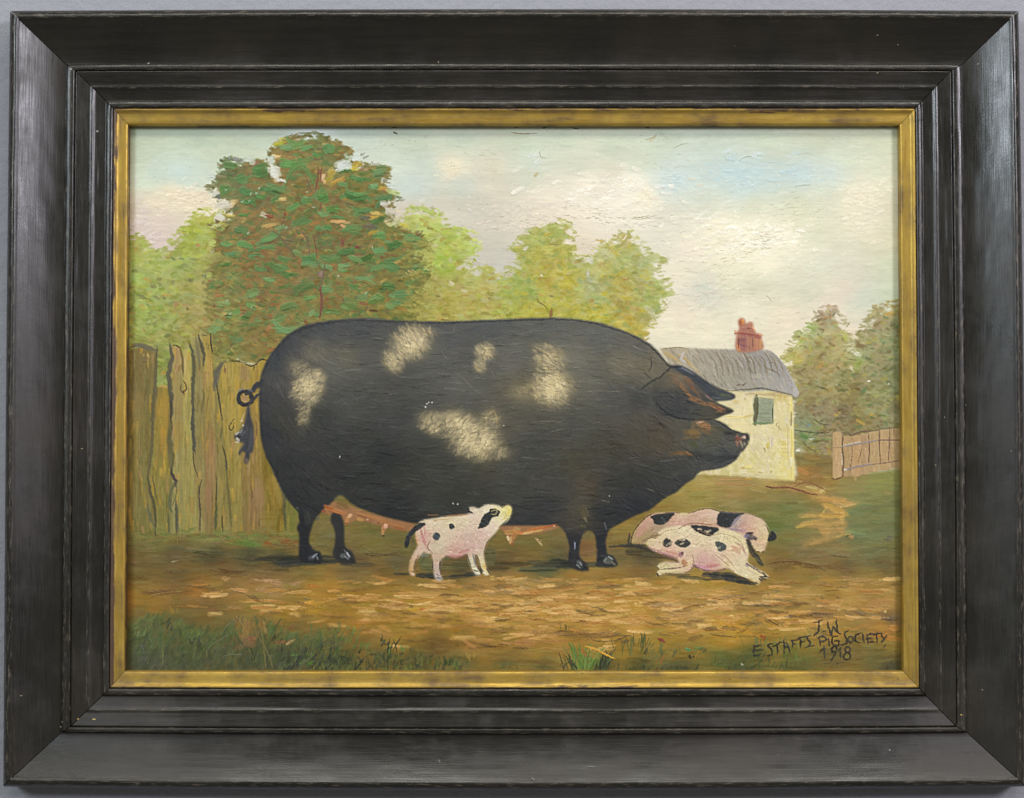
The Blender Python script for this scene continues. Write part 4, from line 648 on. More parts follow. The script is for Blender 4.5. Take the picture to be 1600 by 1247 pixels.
# ------------------------------------------------------------------ picket fence, right edge: post, then each picket on its own
PK = [(1301,675,1315,748,(190,158,112))] + [(x0, t0, x1, b0, c) for x0, t0, x1, b0, c in [(1316,681,1331,746,(178,148,102)),(1331,681,1345,745,(186,152,106)),(1345,678,1357,742,(178,148,106)),(1357,675,1373,738,(182,154,108)),(1373,672,1391,735,(186,156,110)),(1391,670,1420,732,(176,148,104))]]
pkm = poly([(1300,678),(1304,674),(1313,674),(1318,681),(1330,682),(1350,676),(1372,671),(1420,668),(1420,731),(1380,736),(1345,744),(1335,748),(1330,744),(1312,749),(1300,747)], .9, False)
for i, (xa, ya, xb, yb, c) in enumerate(PK):
    lb_ = lab('picket_fence', 'picket'); pp = poly([(xa, ya), (xb, ya - 1), (xb, yb - 1), (xa, yb)], .4, False) * pkm
    lay(pp, c3(c) + fbm(4, 16, 300 + i)[..., None] * c3(12, 11, 9), lb_, .18)
    for _ in range(int((xb - xa) * 1.6)):
        dab(U(xa, xb), U(ya, yb), U(8, 20), U(1.8, 3.6), 1.57 + N(.12), c3(c) + N(.03), .6, .2, lb_, mask=pp)
L_PF = lab('picket_fence', 'rail')
for p, w_, c, a in (([(1317,684),(1316,700),(1318,720),(1317,742)], 2.6, (112,86,66), .7), ([(1331,696),(1331,715),(1328,738)], 1.8, (138,106,78), .7), ([(1346,702),(1343,715),(1340,722)], 1.8, (140,110,80), .7), ([(1357,678),(1358,700),(1357,722)], 2.2, (120,90,70), .7), ([(1374,672),(1374,700),(1376,724)], 2.2, (124,94,72), .7), ([(1390,670),(1389,700),(1388,720)], 2.2, (128,98,78), .65), ([(1397,668),(1396,680)], 1.6, (130,100,76), .6),
        ([(1301,668),(1306,661),(1311,660),(1317,668)], 4, (158,134,88), .45), ([(1318,676),(1326,678),(1330,680),(1345,675),(1360,674)], 3, (116,92,72), .75), ([(1360,674),(1380,670),(1404,668)], 1.6, (120,96,66), .6), ([(1300,747),(1306,749),(1318,744)], 2.4, (108,82,50), .7)):
    line(p, w_, c3(c), a, .08, None, mask=None)
line([(1316,698),(1335,694.5),(1354,691),(1372,688)], 2.6, c3(150,140,128), .85, .2, L_PF); line([(1372,688),(1390,687.5),(1410,688)], 2, c3(122,98,84), .8, .14, L_PF); line([(1318,696),(1330,693),(1345,690)], 1, c3(214,206,190), .7, .2, L_PF)
line([(1320,734),(1335,730),(1350,727),(1362,725)], 3, c3(146,132,124), .85, .2, L_PF); line([(1362,726),(1385,723),(1410,719)], 1.8, c3(130,106,88), .75, .12, L_PF); dab(1321,734,5,3,0,c3(226,220,206),.9,.2,L_PF); line([(1300,700),(1315,699)], 1.4, c3(150,124,92), .6)
for x, y in ((1304,745),(1338,742),(1352,738),(1336,747)): dab(x, y, 9, 5, 1.4, c3(188,160,108), .7, .14)
# ------------------------------------------------------------------ plank fence, left: every board on its own
PLK = [  # outline, top colour, bottom colour
 ([(200,548),(212,544),(230,541),(245,546),(243,600),(240,660),(236,700),(231,748),(236,790),(242,836),(196,836),(196,560)], (138,116,68), (136,122,66)),
 ([(247,604),(262,604),(264,640),(262,690),(266,740),(266,790),(264,836),(243,836),(237,790),(232,748),(238,690),(242,640)], (176,138,62), (138,126,66)),
 ([(268,542),(276,540),(284,545),(286,600),(284,700),(285,836),(265,836),(268,770),(268,740),(266,690),(268,640),(266,580)], (154,124,68), (134,122,66)),
 ([(284,550),(292,546),(298,556),(300,600),(300,690),(305,750),(312,836),(285,836),(284,700),(286,600)], (178,154,82), (142,128,68)),
 ([(302,534),(308,526),(314,530),(319,560),(318,640),(320,740),(322,836),(312,836),(306,750),(301,700),(302,620)], (146,128,76), (148,124,72)),
 ([(316,526),(328,524),(331,545),(334,590),(336,640),(338,740),(338,836),(322,836),(320,740),(319,640),(319,560)], (178,148,76), (150,122,76)),
 ([(335,572),(347,566),(346,600),(341,620),(347,660),(350,700),(355,745),(361,836),(338,836),(338,740),(336,640)], (142,122,68), (142,124,66)),
 ([(345,574),(350,567),(366,566),(372,564),(378,600),(377,700),(382,836),(361,836),(355,745),(350,700),(347,655),(342,620)], (176,148,72), (150,128,66)),
 ([(372,566),(382,569),(392,571),(402,568),(410,562),(416,558),(416,700),(415,836),(382,836),(377,700),(378,600)], (178,146,66), (146,116,68)),
 ([(405,610),(412,700),(440,770),(446,836),(415,836),(408,700)], (168,136,66), (152,128,64)),
 ([(446,780),(470,800),(474,836),(446,836)], (150,134,68), (132,124,62))]
L_FN = lab('plank_fence')
uf = poly([(196,604),(262,606),(340,575),(410,570),(412,700),(440,765),(470,800),(474,838),(196,838)], 1.2, False)
lay(uf, c3(96,90,58) + fbm(6, 40, 399)[..., None] * c3(10, 9, 6), L_FN, .06)
for i, (pts, ct, cb) in enumerate(PLK):
    lb_ = lab('plank_fence', 'plank')
    m = poly(pts, .8, False, .5)
    t = np.clip((GY - 545) / 280, 0, 1)[..., None]
    t = np.clip(t + fbm(18, 60, 400 + i)[..., None] * .3, 0, 1)
    tn = N(9); ct, cb = [(r - 8 + tn, g - 2 + tn, b - 2 + tn) for r, g, b in (ct, cb)]
    lay(m, c3(ct) * (1 - t) + c3(cb) * t + fbm(3, 50, 430 + i)[..., None] * c3(12, 11, 8), lb_, .1 + .1 * rng.random())
    P = np.array(pts); xs, ys = scatter(m, int(len(np.nonzero(m > .5)[0]) / 55 + 8))
    for x, y in zip(xs, ys):
        k = np.clip((y - 545) / 280 + N(.12), 0, 1)
        c = c3(ct) * (1 - k) + c3(cb) * k + N(.03) + rng.normal(0, .012, 3)
        r = rng.random()
        if r < .08: c = c3(188,150,62) + N(.02)
        elif r < .13: c = c3(128,116,62)
        elif r < .16: c = c3(166,128,86)
        dab(x, y, U(12, 40), U(2.5, 6), 1.57 + N(.05), c, U(.4, .75), U(.06, .16), lb_, mask=m)
for x, y, l, w_, an, c in [(258,650,70,16,1.57,(178,140,58)),(256,690,50,12,1.57,(180,136,52)),(330,740,110,17,1.57,(158,122,86)),(328,690,60,14,1.57,(150,116,72)),(325,780,50,13,1.57,(156,118,84)),(400,790,60,26,1.57,(146,114,78)),(405,770,50,20,1.57,(152,120,80)),(383,583,26,20,1.57,(158,132,100)),(381,605,14,8,1.57,(166,138,86)),(370,600,30,8,1.57,(198,158,62)),(365,655,40,8,1.57,(184,150,60)),(376,640,30,8,1.57,(196,160,68)),(364,773,24,7,1.57,(204,168,74)),(292,590,60,9,1.57,(184,160,88)),(327,580,50,11,1.57,(184,152,80)),(300,790,30,10,1.57,(160,126,62)),
        (388,730,24,8,1.57,(168,142,98)),(395,700,60,8,1.57,(160,126,80)),(350,810,30,14,1.57,(160,130,74)),(430,770,60,22,1.3,(168,138,64)),(420,810,30,30,0,(150,128,60)),(258,604,20,5,0,(196,166,90)),(334,620,60,5,1.57,(186,156,76)),(210,780,60,14,1.57,(140,124,70)),(215,640,60,20,1.57,(146,122,66)),(280,680,50,16,1.57,(156,132,64)),(232,556,8,4,1,(196,170,110)),(224,555,4,6,0,(190,160,100)),(227,562,10,12,0,(112,100,66)),(212,700,90,8,1.57,(150,128,60)),(390,657,16,12,1.57,(172,140,76))]:
    dab(x, y, l, w_, an, c3(c), .55, .1, None)
blend(uf, 1, .55)
for x, y in zip(*scatter(uf, 260)): dab(x, y, U(14, 60), U(1, 3), 1.57 + N(.04), pick([(176,146,74),(120,106,58),(158,128,72),(138,124,66)]) + N(.03), U(.2, .5), .12, None, dry=.6, rag=.7)
DK = (92,88,62)
for p, w_, c, a in (([(245,546),(244,575),(242,605),(239,640),(238,690),(235,720),(231,744)], 4.6, (104,96,64), .72), ([(204,543),(215,541),(232,546),(246,548)], 3, (104,98,76), .75), ([(210,538),(226,540),(240,546)], 5, (110,104,80), .6), ([(232,748),(235,770),(240,785),(243,810),(243,834)], 4, (88,84,56), .75), ([(238,744),(242,765),(244,780)], 2, (96,94,56), .6), ([(230,790),(234,805),(240,822)], 5, (108,106,74), .6),
        ([(266,541),(268,560),(264,590),(268,620),(268,650)], 6.5, (94,90,68), .72), ([(268,620),(267,650),(269,668)], 2.2, (76,66,44), .8), ([(268,665),(266,690),(270,720),(268,735)], 6.5, (104,96,58), .7), ([(268,735),(270,744),(275,752),(274,758)], 4, (74,66,58), .85), ([(272,756),(267,770),(265,790),(268,800)], 5, (104,104,70), .7), ([(276,752),(276,770),(270,790)], 2, (104,104,66), .6), ([(275,785),(276,805),(276,834)], 4.5, (92,88,66), .7), ([(263,800),(264,834)], 3, (100,98,66), .55),
        ([(270,540),(276,540),(282,545)], 1.8, (64,56,42), .85), ([(282,546),(285,560),(286,585)], 4, (116,98,58), .7), ([(287,596),(290,600),(291,608),(286,613),(282,609),(283,602)], 2.4, (104,86,50), .8), ([(287,610),(288,618)], 2, (92,76,46), .8),
        ([(297,540),(301,552),(303,580),(301,610),(302,640)], 5, (92,88,64), .75), ([(302,640),(301,665),(303,690),(304,705)], 5.5, (84,82,66), .78), ([(302,700),(303,725),(307,738),(309,745)], 2, (92,86,56), .75), ([(315,750),(311,770),(313,800),(312,834)], 2.4, (86,80,56), .75),
        ([(311,526),(315,540),(319,556),(318,570)], 4.4, (88,84,64), .78), ([(306,530),(309,545),(311,570)], 5, (124,118,84), .55), ([(329,523),(330,540),(332,550)], 2, (56,50,38), .9), ([(318,524),(322,524)], 1.6, (66,58,44), .7), ([(317,610),(319,625),(316,640)], 3, (124,112,62), .55), ([(320,615),(316,633),(316,645)], 3, (120,108,60), .5),
        ([(347,568),(340,580),(337,592),(336,605)], 7.5, (100,96,78), .75), ([(339,600),(340,612),(343,622)], 2, (70,64,46), .8), ([(340,612),(344,635),(347,655)], 2.2, (72,68,48), .8), ([(347,668),(345,685)], 3, (110,104,60), .6), ([(348,698),(352,712),(354,722)], 2.2, (76,70,50), .8), ([(353,722),(355,735)], 3, (84,76,58), .75), ([(354,735),(356,760),(359,790),(361,820)], 4.4, (112,104,58), .6), ([(339,746),(338,775),(338,800)], 2, (84,78,50), .75), ([(338,790),(337,812),(337,834)], 4, (92,92,56), .7), ([(347,806),(348,832)], 2.2, (76,66,46), .75),
        ([(366,566),(370,564),(375,566)], 1.8, (62,58,44), .85), ([(384,569),(390,572),(398,571),(402,568)], 2.2, (66,60,46), .85), ([(398,572),(396,578)], 1.6, (74,66,46), .8), ([(402,566),(408,562),(414,562),(418,564)], 2, (62,56,44), .85), ([(351,574),(352,582)], 3.6, (124,88,66), .7), ([(366,655),(362,660),(358,667),(360,672),(364,670),(366,660)], 1.7, (78,70,52), .85), ([(446,776),(444,795),(446,822)], 4, (96,92,56), .75), ([(405,812),(405,822)], 2, (104,88,56), .6), ([(393,762),(394,775),(392,782)], 1.6, (112,90,58), .6), ([(382,645),(378,655),(375,662)], 2, (196,176,120), .5), ([(400,658),(401,672),(399,688)], 2, (128,88,60), .55)):
    line(p, w_ * 1.25, c3(c) - .01, min(.8, a) * .9, .04, None, taper=.5, rough=.15, wig=.25)
gm = poly([(196,826),(300,828),(370,822),(470,816),(480,850),(196,850)], 5, False)
for _ in range(160):
    x = U(205, 470); dab(x, 836 + N(4), U(8, 22), U(3, 7), N(.3), pick([(120,116,60),(134,126,64),(112,122,60),(140,118,58)]) + N(.02), .5, .1, None)

# ------------------------------------------------------------------ the sow
L_UD = lab('sow', 'udder'); L_SOW = lab('sow'); L_TAIL = lab('sow', 'tail')
# cast shade under her, dark earth strokes
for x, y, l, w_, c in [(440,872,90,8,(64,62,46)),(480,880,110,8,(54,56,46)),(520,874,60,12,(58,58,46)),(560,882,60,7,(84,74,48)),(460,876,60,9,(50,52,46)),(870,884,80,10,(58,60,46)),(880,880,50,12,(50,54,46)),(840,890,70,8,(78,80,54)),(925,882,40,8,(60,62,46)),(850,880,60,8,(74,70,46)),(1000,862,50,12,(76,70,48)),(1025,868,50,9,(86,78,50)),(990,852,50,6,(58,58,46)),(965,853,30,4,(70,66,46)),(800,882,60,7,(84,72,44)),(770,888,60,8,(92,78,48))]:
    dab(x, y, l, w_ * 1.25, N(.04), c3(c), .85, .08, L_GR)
SOW = [(406,600),(410,580),(419,561),(431,544),(447,526),(465,514),(485,506),(510,502),(545,498),(580,497),(610,500),(650,502),(700,502),(760,500),(800,498),(840,497),(870,496),(900,499),(930,503),(950,508),(975,517),(1000,528),(1020,541),(1034,555),(1043,567),
 (1052,571),(1064,572),(1080,580),(1100,594),(1120,606),(1136,612),(1147,617),(1147,622),(1138,625),(1124,626),(1119,629),(1128,633),(1138,637),(1145,641),(1142,645),(1132,648),(1122,653),(1114,655),(1124,658),(1134,663),(1141,670),(1152,674),(1161,677),(1168,677),(1171,682),(1169,692),(1163,702),(1156,709),(1152,716),(1144,723),(1130,730),(1112,734),(1096,736),(1088,742),(1084,748),(1075,753),(1066,760),(1056,769),(1040,777),(1028,786),(1014,797),(998,803),(984,809),(970,817),(958,823),(951,829),
 (948,838),(946,848),(949,865),(958,869),(965,880),(963,884),(955,886),(933,885),(932,877),(933,860),(930,838),(926,831),(919,829),(912,833),(907,845),(905,860),(906,871),(913,878),(920,889),(918,892),(907,892),(897,889),(889,883),(888,871),(890,856),(887,842),(883,831),(876,824),(868,821),
 (830,821),(800,821),(760,822),(700,821),(660,819),(631,814),(594,805),(556,790),(540,778),(534,774),(526,776),(517,786),(504,797),(497,805),(491,814),(486,827),(483,841),(484,851),(492,860),(500,862),(503,872),(501,880),(484,880),(470,876),(467,866),(468,848),(467,834),(464,825),(468,815),(466,800),(457,790),(445,774),(436,757),(425,732),(414,708),(408,682),(405,640)]
FARLEG = [(519,802),(531,802),(536,814),(538,827),(538,845),(541,856),(550,862),(556,878),(550,881),(532,880),(520,867),(522,855),(524,841),(522,826),(517,815)]
ud = poly([(503,798),(517,785),(532,786),(556,794),(580,802),(620,812),(645,817),(645,830),(612,826),(578,817),(560,813),(548,816),(541,820),(536,812),(520,806),(508,802)], 1.2)
lay(ud, c3(156,112,74) + fbm(10, 5, 90)[..., None] * c3(14, 12, 8), L_UD, .12)
ud2 = poly([(780,822),(810,820),(870,819),(876,823),(852,831),(830,835),(812,833),(803,846),(798,852),(794,842),(790,834)], 1.0)
lay(ud2, c3(160,114,74) + fbm(10, 5, 91)[..., None] * c3(12, 12, 8), L_UD, .12)
fl = poly(FARLEG, .9); lay(fl, c3(46,46,44) + fbm(8, 8, 92)[..., None] * c3(6, 6, 6), L_SOW, .12)
sm = poly(SOW, .8)
SC = [(430,560,48,50,50),(470,530,54,54,52),(420,620,56,55,52),(415,680,46,47,46),(440,720,50,50,46),(460,770,48,48,44),(440,600,66,64,58),(500,520,52,53,52),(560,510,54,54,52),(640,505,54,55,52),(760,510,60,61,58),(860,510,62,62,56),(940,520,64,64,58),(1000,540,70,68,58),(1030,560,86,80,62),
 (520,570,66,64,54),(540,560,72,68,52),(580,560,64,62,54),(680,560,68,67,58),(720,600,72,70,60),(700,530,64,64,60),(800,560,70,68,58),(820,610,82,74,52),(900,560,74,71,58),(930,600,72,69,56),(980,570,86,80,60),(1010,580,92,84,62),(960,620,62,61,54),(1000,620,54,54,50),
 (450,660,62,60,50),(500,660,56,57,50),(540,620,62,61,54),(600,620,62,61,54),(620,660,60,60,54),(560,700,56,57,50),(600,720,50,52,46),(520,740,56,56,50),(570,760,52,53,46),(640,740,60,60,50),(700,740,60,60,50),(760,730,66,64,50),(700,780,56,56,46),(620,790,46,47,42),(760,790,54,54,44),(820,740,62,62,52),(800,660,74,70,56),(860,650,68,66,54),(900,660,66,65,54),(840,700,62,62,54),
 (900,720,70,66,50),(920,760,78,70,52),(910,800,84,76,56),(905,815,72,67,52),(860,790,54,54,50),(830,810,50,50,46),(880,760,66,64,52),(960,700,70,66,52),(1000,680,76,70,54),(1030,690,82,72,54),(960,760,60,60,52),(1000,760,56,56,50),(1030,740,62,62,54),(1060,740,58,58,52),(940,800,46,48,46),(990,790,46,48,48),(1060,700,86,82,66),(1085,705,84,82,68),(470,840,44,44,42),(475,870,40,40,40),(895,850,44,44,44),(940,850,44,46,46),(1000,590,74,70,56),(1100,720,76,77,70),(1130,710,72,74,70),(1140,690,84,82,70),(1110,690,88,86,70),(1060,740,70,70,62)]
def scfix(c):
    x, y, r, g, b = c
    k = (12 if y < 600 else 9 - 14 * min(1, (y - 600) / 120.) + 10 * math.exp(-((x - 800) ** 2 + (y - 770) ** 2) / 12000.)) + 26 * math.exp(-((x - 900) ** 2 + (y - 555) ** 2 * 2) / 15000.) + 18 * math.exp(-((x - 525) ** 2 + (y - 565) ** 2) / 5000.) + 10 * math.exp(-((x - 720) ** 2 + (y - 580) ** 2) / 14000.)
    return (x, y, r + k, g + k + .5, b + k * .9 + 3)
SC = [scfix(c) for c in SC]
lay(sm, idw_full(SC, 2.8) + fbm(30, 18, 93)[..., None] * c3(6, 6, 4), L_SOW, .1)
xs, ys = scatter(sm, 4600)
cs = idw(SC, xs, ys, 2.8)
for x, y, c in zip(xs, ys, cs):
    an = N(.25) if x > 560 else 1.2 + N(.5) - (x - 400) / 160.
    if x > 980: an = .5 + N(.4)
    dab(x, y, U(9, 26), U(2.5, 6.5), an, c + N(.017) + rng.normal(0, .006, 3), U(.35, .7), U(.04, .13), None, curve=N(.006), var=.022, mask=sm)
blend(sm, 1, .35)
xs, ys = scatter(sm, 1100); cs = idw(SC, xs, ys, 2.8)
for x, y, c in zip(xs, ys, cs):                 # long drags of the brush following the form
    an = N(.1) if x > 540 else 1.25 + N(.2) - (x - 400) / 130.
    if x > 960: an = .45 + N(.3)
    dab(x, y, U(16, 46), U(1.2, 3.4), an, c + N(.05) + c3(0, 1, 3), U(.3, .65), U(.08, .34), None, curve=N(.003), var=.035, dry=.6, mask=sm, rag=.5)
# dark drawn contour along the back, rump, belly, chest
EDG = c3(40,42,44)
for p, w_, a in (([(407,596),(412,577),(424,554),(440,535),(458,521),(480,511),(510,505),(545,501)], 7, .7), ([(545,500),(600,502),(650,504),(700,504),(760,502),(820,500),(870,498)], 3.6, .8), ([(870,499),(910,502),(950,511),(985,523),(1012,538),(1030,555),(1042,568)], 4, .75), ([(1018,543),(1030,556),(1040,566)], 2.2, .9), ([(408,612),(408,650),(410,690),(418,712),(430,740),(445,768),(462,792)], 6, .6), ([(462,792),(470,806),(472,840),(472,868)], 7, .6),
        ([(512,790),(530,777),(545,783),(575,797),(620,810),(660,816),(720,818),(800,818),(870,818)], 7, .55), ([(950,826),(972,815),(1000,801),(1025,787),(1045,774),(1066,758),(1084,746)], 7, .6), ([(1086,741),(1100,735),(1125,731),(1145,721),(1155,708)], 3.4, .85), ([(492,812),(500,800),(512,788)], 5, .7), ([(930,832),(935,850),(936,875)], 5, .6), ([(880,828),(890,842),(893,860),(892,880)], 6, .6), ([(945,820),(945,845),(946,862)], 4, .6), ([(908,835),(903,850),(902,868)], 4, .6)):
    line(p, w_ * .8, EDG, a * .36, .1, None, mask=sm, taper=.4, rough=.3, wig=.8)
for p in ([(412,600),(410,650),(416,700),(434,745),(456,785)], [(520,790),(600,800),(700,812),(860,810)], [(955,815),(1010,788),(1060,752)], [(430,556),(460,522),(510,508)], [(470,800),(474,850)], [(600,770),(700,790),(820,795)]):
    line(p, 22, c3(40,43,46), .05, 0, None, mask=sm)         # cool dark scumbles that turn the form
# scumbled cream patches: dry bristle drags that let the black through
def patch(blobs, ang, n, base=(158,142,102), hi=(218,200,152)):
    lb_ = lab('sow', 'patch'); m = np.zeros((H, W), np.float32)
    for x, y, a_, b_, r_, st in blobs:
        dx, dy = GX - x, GY - y; u = (dx * math.cos(r_) + dy * math.sin(r_)) / a_; v = (dy * math.cos(r_) - dx * math.sin(r_)) / b_
        m = np.maximum(m, st * np.exp(-((u * u + v * v) / 1.35) ** 1.5))
    m = m * sm
    br = np.clip(.92 + fbm(14, 9, 900 + lb_, 3) * .34 + fbm(3, 3, 940 + lb_, 2) * .2, 0, 1.2)
    al = np.clip(m * br, 0, 1)
    lay(np.clip(al * .92, 0, .97), c3(base) * (1 - al[..., None]) + c3(hi) * al[..., None], None, .22)
    LB[m > .38] = lb_
    xs, ys = scatter(m, n, .3)
    for x, y in zip(xs, ys):
        q = m[min(H - 1, int((y - PY0) * S)), min(W - 1, int((x - PX0) * S))]
        c = c3(base) * (1 - q) + c3(hi) * q + N(.055)
        dab(x, y, U(7, 20), U(2, 6), ang + N(.35), c, min(.85, U(.2, .8) * q), U(.12, .32), None, dry=.6, var=.05, curve=N(.02), mask=sm, hard=1.5, rag=.9)
    for _ in range(n // 5):
        x, y = xs[_ % len(xs)] + N(3), ys[_ % len(ys)] + N(3)
        dab(x, y, U(5, 13), U(.9, 1.7), ang + N(.5), c3(104,94,68) + N(.03), U(.3, .6), -.1, None, mask=sm)
patch([(490,550,22,18,-.6,.30),(472,578,24,16,.5,.42),(481,606,21,26,.2,.88),(476,645,10,22,.1,.5),(494,590,14,12,0,.7)], -.7, 230)
patch([(642,536,28,23,-.5,.92),(616,562,15,17,0,.86),(655,521,24,11,0,.66)], .9, 230)
patch([(758,549,14,12,0,.74),(750,569,9,13,0,.6)], .9, 70)
patch([(860,566,22,22,0,.72),(863,606,28,25,0,1.0),(850,546,18,9,0,.5),(822,613,24,11,0,.36)], .8, 300)
patch([(682,662,26,17,.3,.72),(720,665,36,19,.3,.86),(742,686,36,27,.3,1.0),(766,660,18,20,0,.55),(772,704,26,13,.2,.5)], -.8, 380)
for p in ([(677,676),(684,668),(694,659)], [(684,684),(692,676),(700,668)], [(722,664),(728,656),(738,646)], [(716,660),(724,650),(734,643)], [(740,643),(752,650),(766,650),(775,644)]):
    line(p, 1.4, c3(104,92,56), .6, -.02)
line([(772,642),(776,652),(776,664)], 1.5, c3(176,152,100), .5, .12)
# scratches in the black
for p in ([(712,584),(722,590),(734,602),(748,614)], [(690,548),(694,556),(700,562)], [(765,576),(770,584),(772,590)], [(770,565),(785,572),(798,573)], [(707,520),(710,513),(711,508)], [(586,528),(600,530)], [(830,660),(855,658),(880,660)], [(900,613),(935,611),(968,612)], [(860,675),(880,670)], [(840,640),(868,642)], [(1018,622),(1026,638),(1040,646)], [(1010,763),(1022,768)], [(900,608),(906,602)], [(742,590),(756,592)], [(940,782),(952,784)]):
    line(p, 1.3, c3(112,108,92), .55, .14)
for _ in range(150):
    x, y = U(760, 1000), U(590, 720); dab(x, y, U(8, 22), U(.9, 1.6), N(.12), c3(96,93,78) + N(.04), U(.25, .5), .1, None, mask=sm)
for _ in range(120):
    x, y = U(690, 800), U(520, 620); dab(x, y, U(5, 14), U(.9, 1.5), .5 + N(.6), c3(92,90,76) + N(.04), U(.25, .5), .12, None, mask=sm)
for _ in range(160):
    x, y = U(800, 1020), U(500, 600); dab(x, y, U(8, 24), U(.9, 1.8), .12 + N(.15), pick([(92,86,66),(58,58,54),(104,96,72)]) + N(.02), U(.25, .5), .1, None, mask=sm)
for x, y in [(667,631),(670,629),(675,629),(665,636),(531,714),(708,787),(715,788),(787,665),(952,775)]:
    dab(x, y, U(2, 3.4), U(1.6, 2.4), U(0, 3), c3(206,204,190), .85, .2, None)
# head: far ear, near ear, cheek, snout
L_EAR1 = lab('sow', 'ear'); L_EAR2 = lab('sow', 'ear')
e1 = poly([(1050,572),(1064,572),(1080,580),(1100,594),(1120,606),(1136,612),(1147,617),(1147,622),(1138,625),(1122,626),(1112,622),(1100,612),(1088,600),(1076,590),(1062,582)], .8)
lay(e1, c3(62,66,70) + fbm(8, 5, 120)[..., None] * c3(8, 8, 8), L_EAR1, .14)
for x, y, l, w_, an, c in [(1090,598,40,6,.65,(72,74,72)),(1120,613,34,8,.5,(74,76,64)),(1135,618,20,6,.3,(92,96,72)),(1105,606,40,5,.65,(60,64,68)),(1075,580,26,3,.5,(132,134,140)),(1066,577,16,3,.4,(96,98,104)),(1125,622,30,4,.1,(84,88,80)),(1146,619,6,6,0,(60,44,52)),(1095,590,36,3,.68,(38,40,46))]:
    dab(x, y, l, w_, an, c3(c), .7, .14, L_EAR1, mask=e1)
e2 = poly([(1025,592),(1040,584),(1058,582),(1070,590),(1082,602),(1098,616),(1116,628),(1130,635),(1145,641),(1142,645),(1130,648),(1116,655),(1096,655),(1070,655),(1046,652),(1030,645),(1020,630),(1018,610)], 1.2)
lay(e2, idw_full([(1040,595,96,90,74),(1060,590,120,104,80),(1035,620,70,71,68),(1060,625,66,67,66),(1080,635,72,72,68),(1060,645,56,58,58),(1100,645,78,76,62),(1130,643,58,56,46),(1025,635,60,60,56)], 2.6) + fbm(8, 4, 121)[..., None] * c3(8, 8, 7), L_EAR2, .14)
for x, y, l, w_, an, c, a in [(1060,598,34,9,.7,(136,108,80),.7),(1078,612,40,9,.75,(158,114,74),.75),(1095,627,40,9,.65,(170,118,68),.8),(1115,635,30,8,.5,(164,112,68),.8),(1128,640,16,6,.4,(190,128,100),.8),(1074,594,18,5,.8,(172,106,66),.6),(1081,604,18,3.4,.85,(138,74,50),.6),(1106,622,20,3,.6,(150,112,104),.7),(1122,640,8,4,.3,(120,64,46),.7),(1120,643,14,5,0,(112,104,58),.6),(1138,642,16,5,.1,(52,50,46),.85),(1050,586,26,6,.4,(122,104,76),.6),(1068,605,30,8,.8,(124,106,88),.5),(1098,640,34,5,.5,(74,72,66),.6)]:
    for _ in range(3): dab(x + N(l * .15), y + N(w_ * .2), l * U(.5, 1.1), w_ * U(.4, .9), an + N(.12), c3(c) * .94 + N(.02), a * .6, .18, L_EAR2, rag=.8)
for _ in range(90):
    x, y = U(1022, 1100), U(612, 652); dab(x, y, U(7, 18), U(1, 2), .25 + N(.25), pick([(40,42,44),(84,86,86),(62,64,62),(34,36,38)]) + N(.015), .5, .12, None, mask=e2)
for p, w_, c, a in (([(1026,630),(1040,644),(1060,653),(1085,656),(1110,655)], 3, (36,38,40), .8), ([(1016,622),(1022,634),(1030,644)], 2, (88,90,88), .5), ([(1040,650),(1062,657),(1090,655)], 1.3, (96,96,88), .5), ([(1050,572),(1042,580),(1030,590),(1018,596),(1004,606)], 4, (44,45,44), .65), ([(1042,569),(1050,574),(1062,573)], 4, (46,50,52), .8), ([(1017,558),(1018,570),(1014,580)], 2.2, (58,56,46), .7)):
    line(p, w_, c3(c), a * .5, .12, None, rough=.3)
for x, y, l, w_, an, c, a in [(1092,668,34,20,.1,(146,112,66),.6),(1100,664,20,14,.2,(170,122,76),.65),(1095,660,12,6,.3,(200,158,124),.75),(1086,676,34,16,.1,(140,108,58),.5),(1104,675,14,12,.3,(150,104,62),.6),(1078,684,30,8,0,(128,104,62),.5),(1100,670,4,4,0,(90,60,40),.8),(1068,708,28,8,.05,(142,104,58),.65),(1080,711,20,4,.4,(176,112,54),.75),(1060,708,30,10,0,(108,86,58),.5),(1120,675,30,18,.4,(84,80,58),.5),(1110,690,40,12,.1,(74,74,54),.5),(1085,695,24,8,.6,(70,78,46),.6),(1140,676,30,8,.4,(50,52,50),.7),(1145,688,22,4,0,(58,52,50),.6),
        (1100,712,60,16,.05,(56,58,56),.6),(1125,715,50,14,-.2,(52,54,54),.6),(1120,702,44,4,-.05,(86,86,78),.5),(1130,698,36,2,0,(110,108,98),.5),(1100,722,40,4,.1,(80,82,78),.4),(1155,688,17,8,1.2,(150,108,86),.8),(1152,686,9,7,.4,(120,66,50),.7),(1161,683,9,6,.6,(206,160,140),.85),(1158,695,16,4,1.15,(186,172,140),.8),(1164,683,8,3,1.1,(224,196,176),.8),(1151,693,12,4,1.3,(176,120,100),.7),(1168,685,14,4,1.3,(50,42,42),.8),(1162,700,14,3.4,2.1,(44,44,44),.8),(1153,706,8,4,1.8,(46,44,44),.8),(1165,678,12,3,.2,(56,46,44),.8),(1060,740,30,8,-.3,(74,74,64),.4)]:
    for _ in range(3): dab(x + N(l * .15), y + N(w_ * .18), l * U(.5, 1.1), w_ * U(.45, .95), an + N(.15), c3(c) + N(.015), a * .62, .16, None, mask=sm, rag=.8)
for _ in range(60):
    x, y = U(1085, 1150), U(665, 728); dab(x, y, U(8, 20), U(.9, 1.7), .15 + N(.4), pick([(92,92,84),(40,42,44),(70,72,66)]), .45, .12, None, mask=sm)
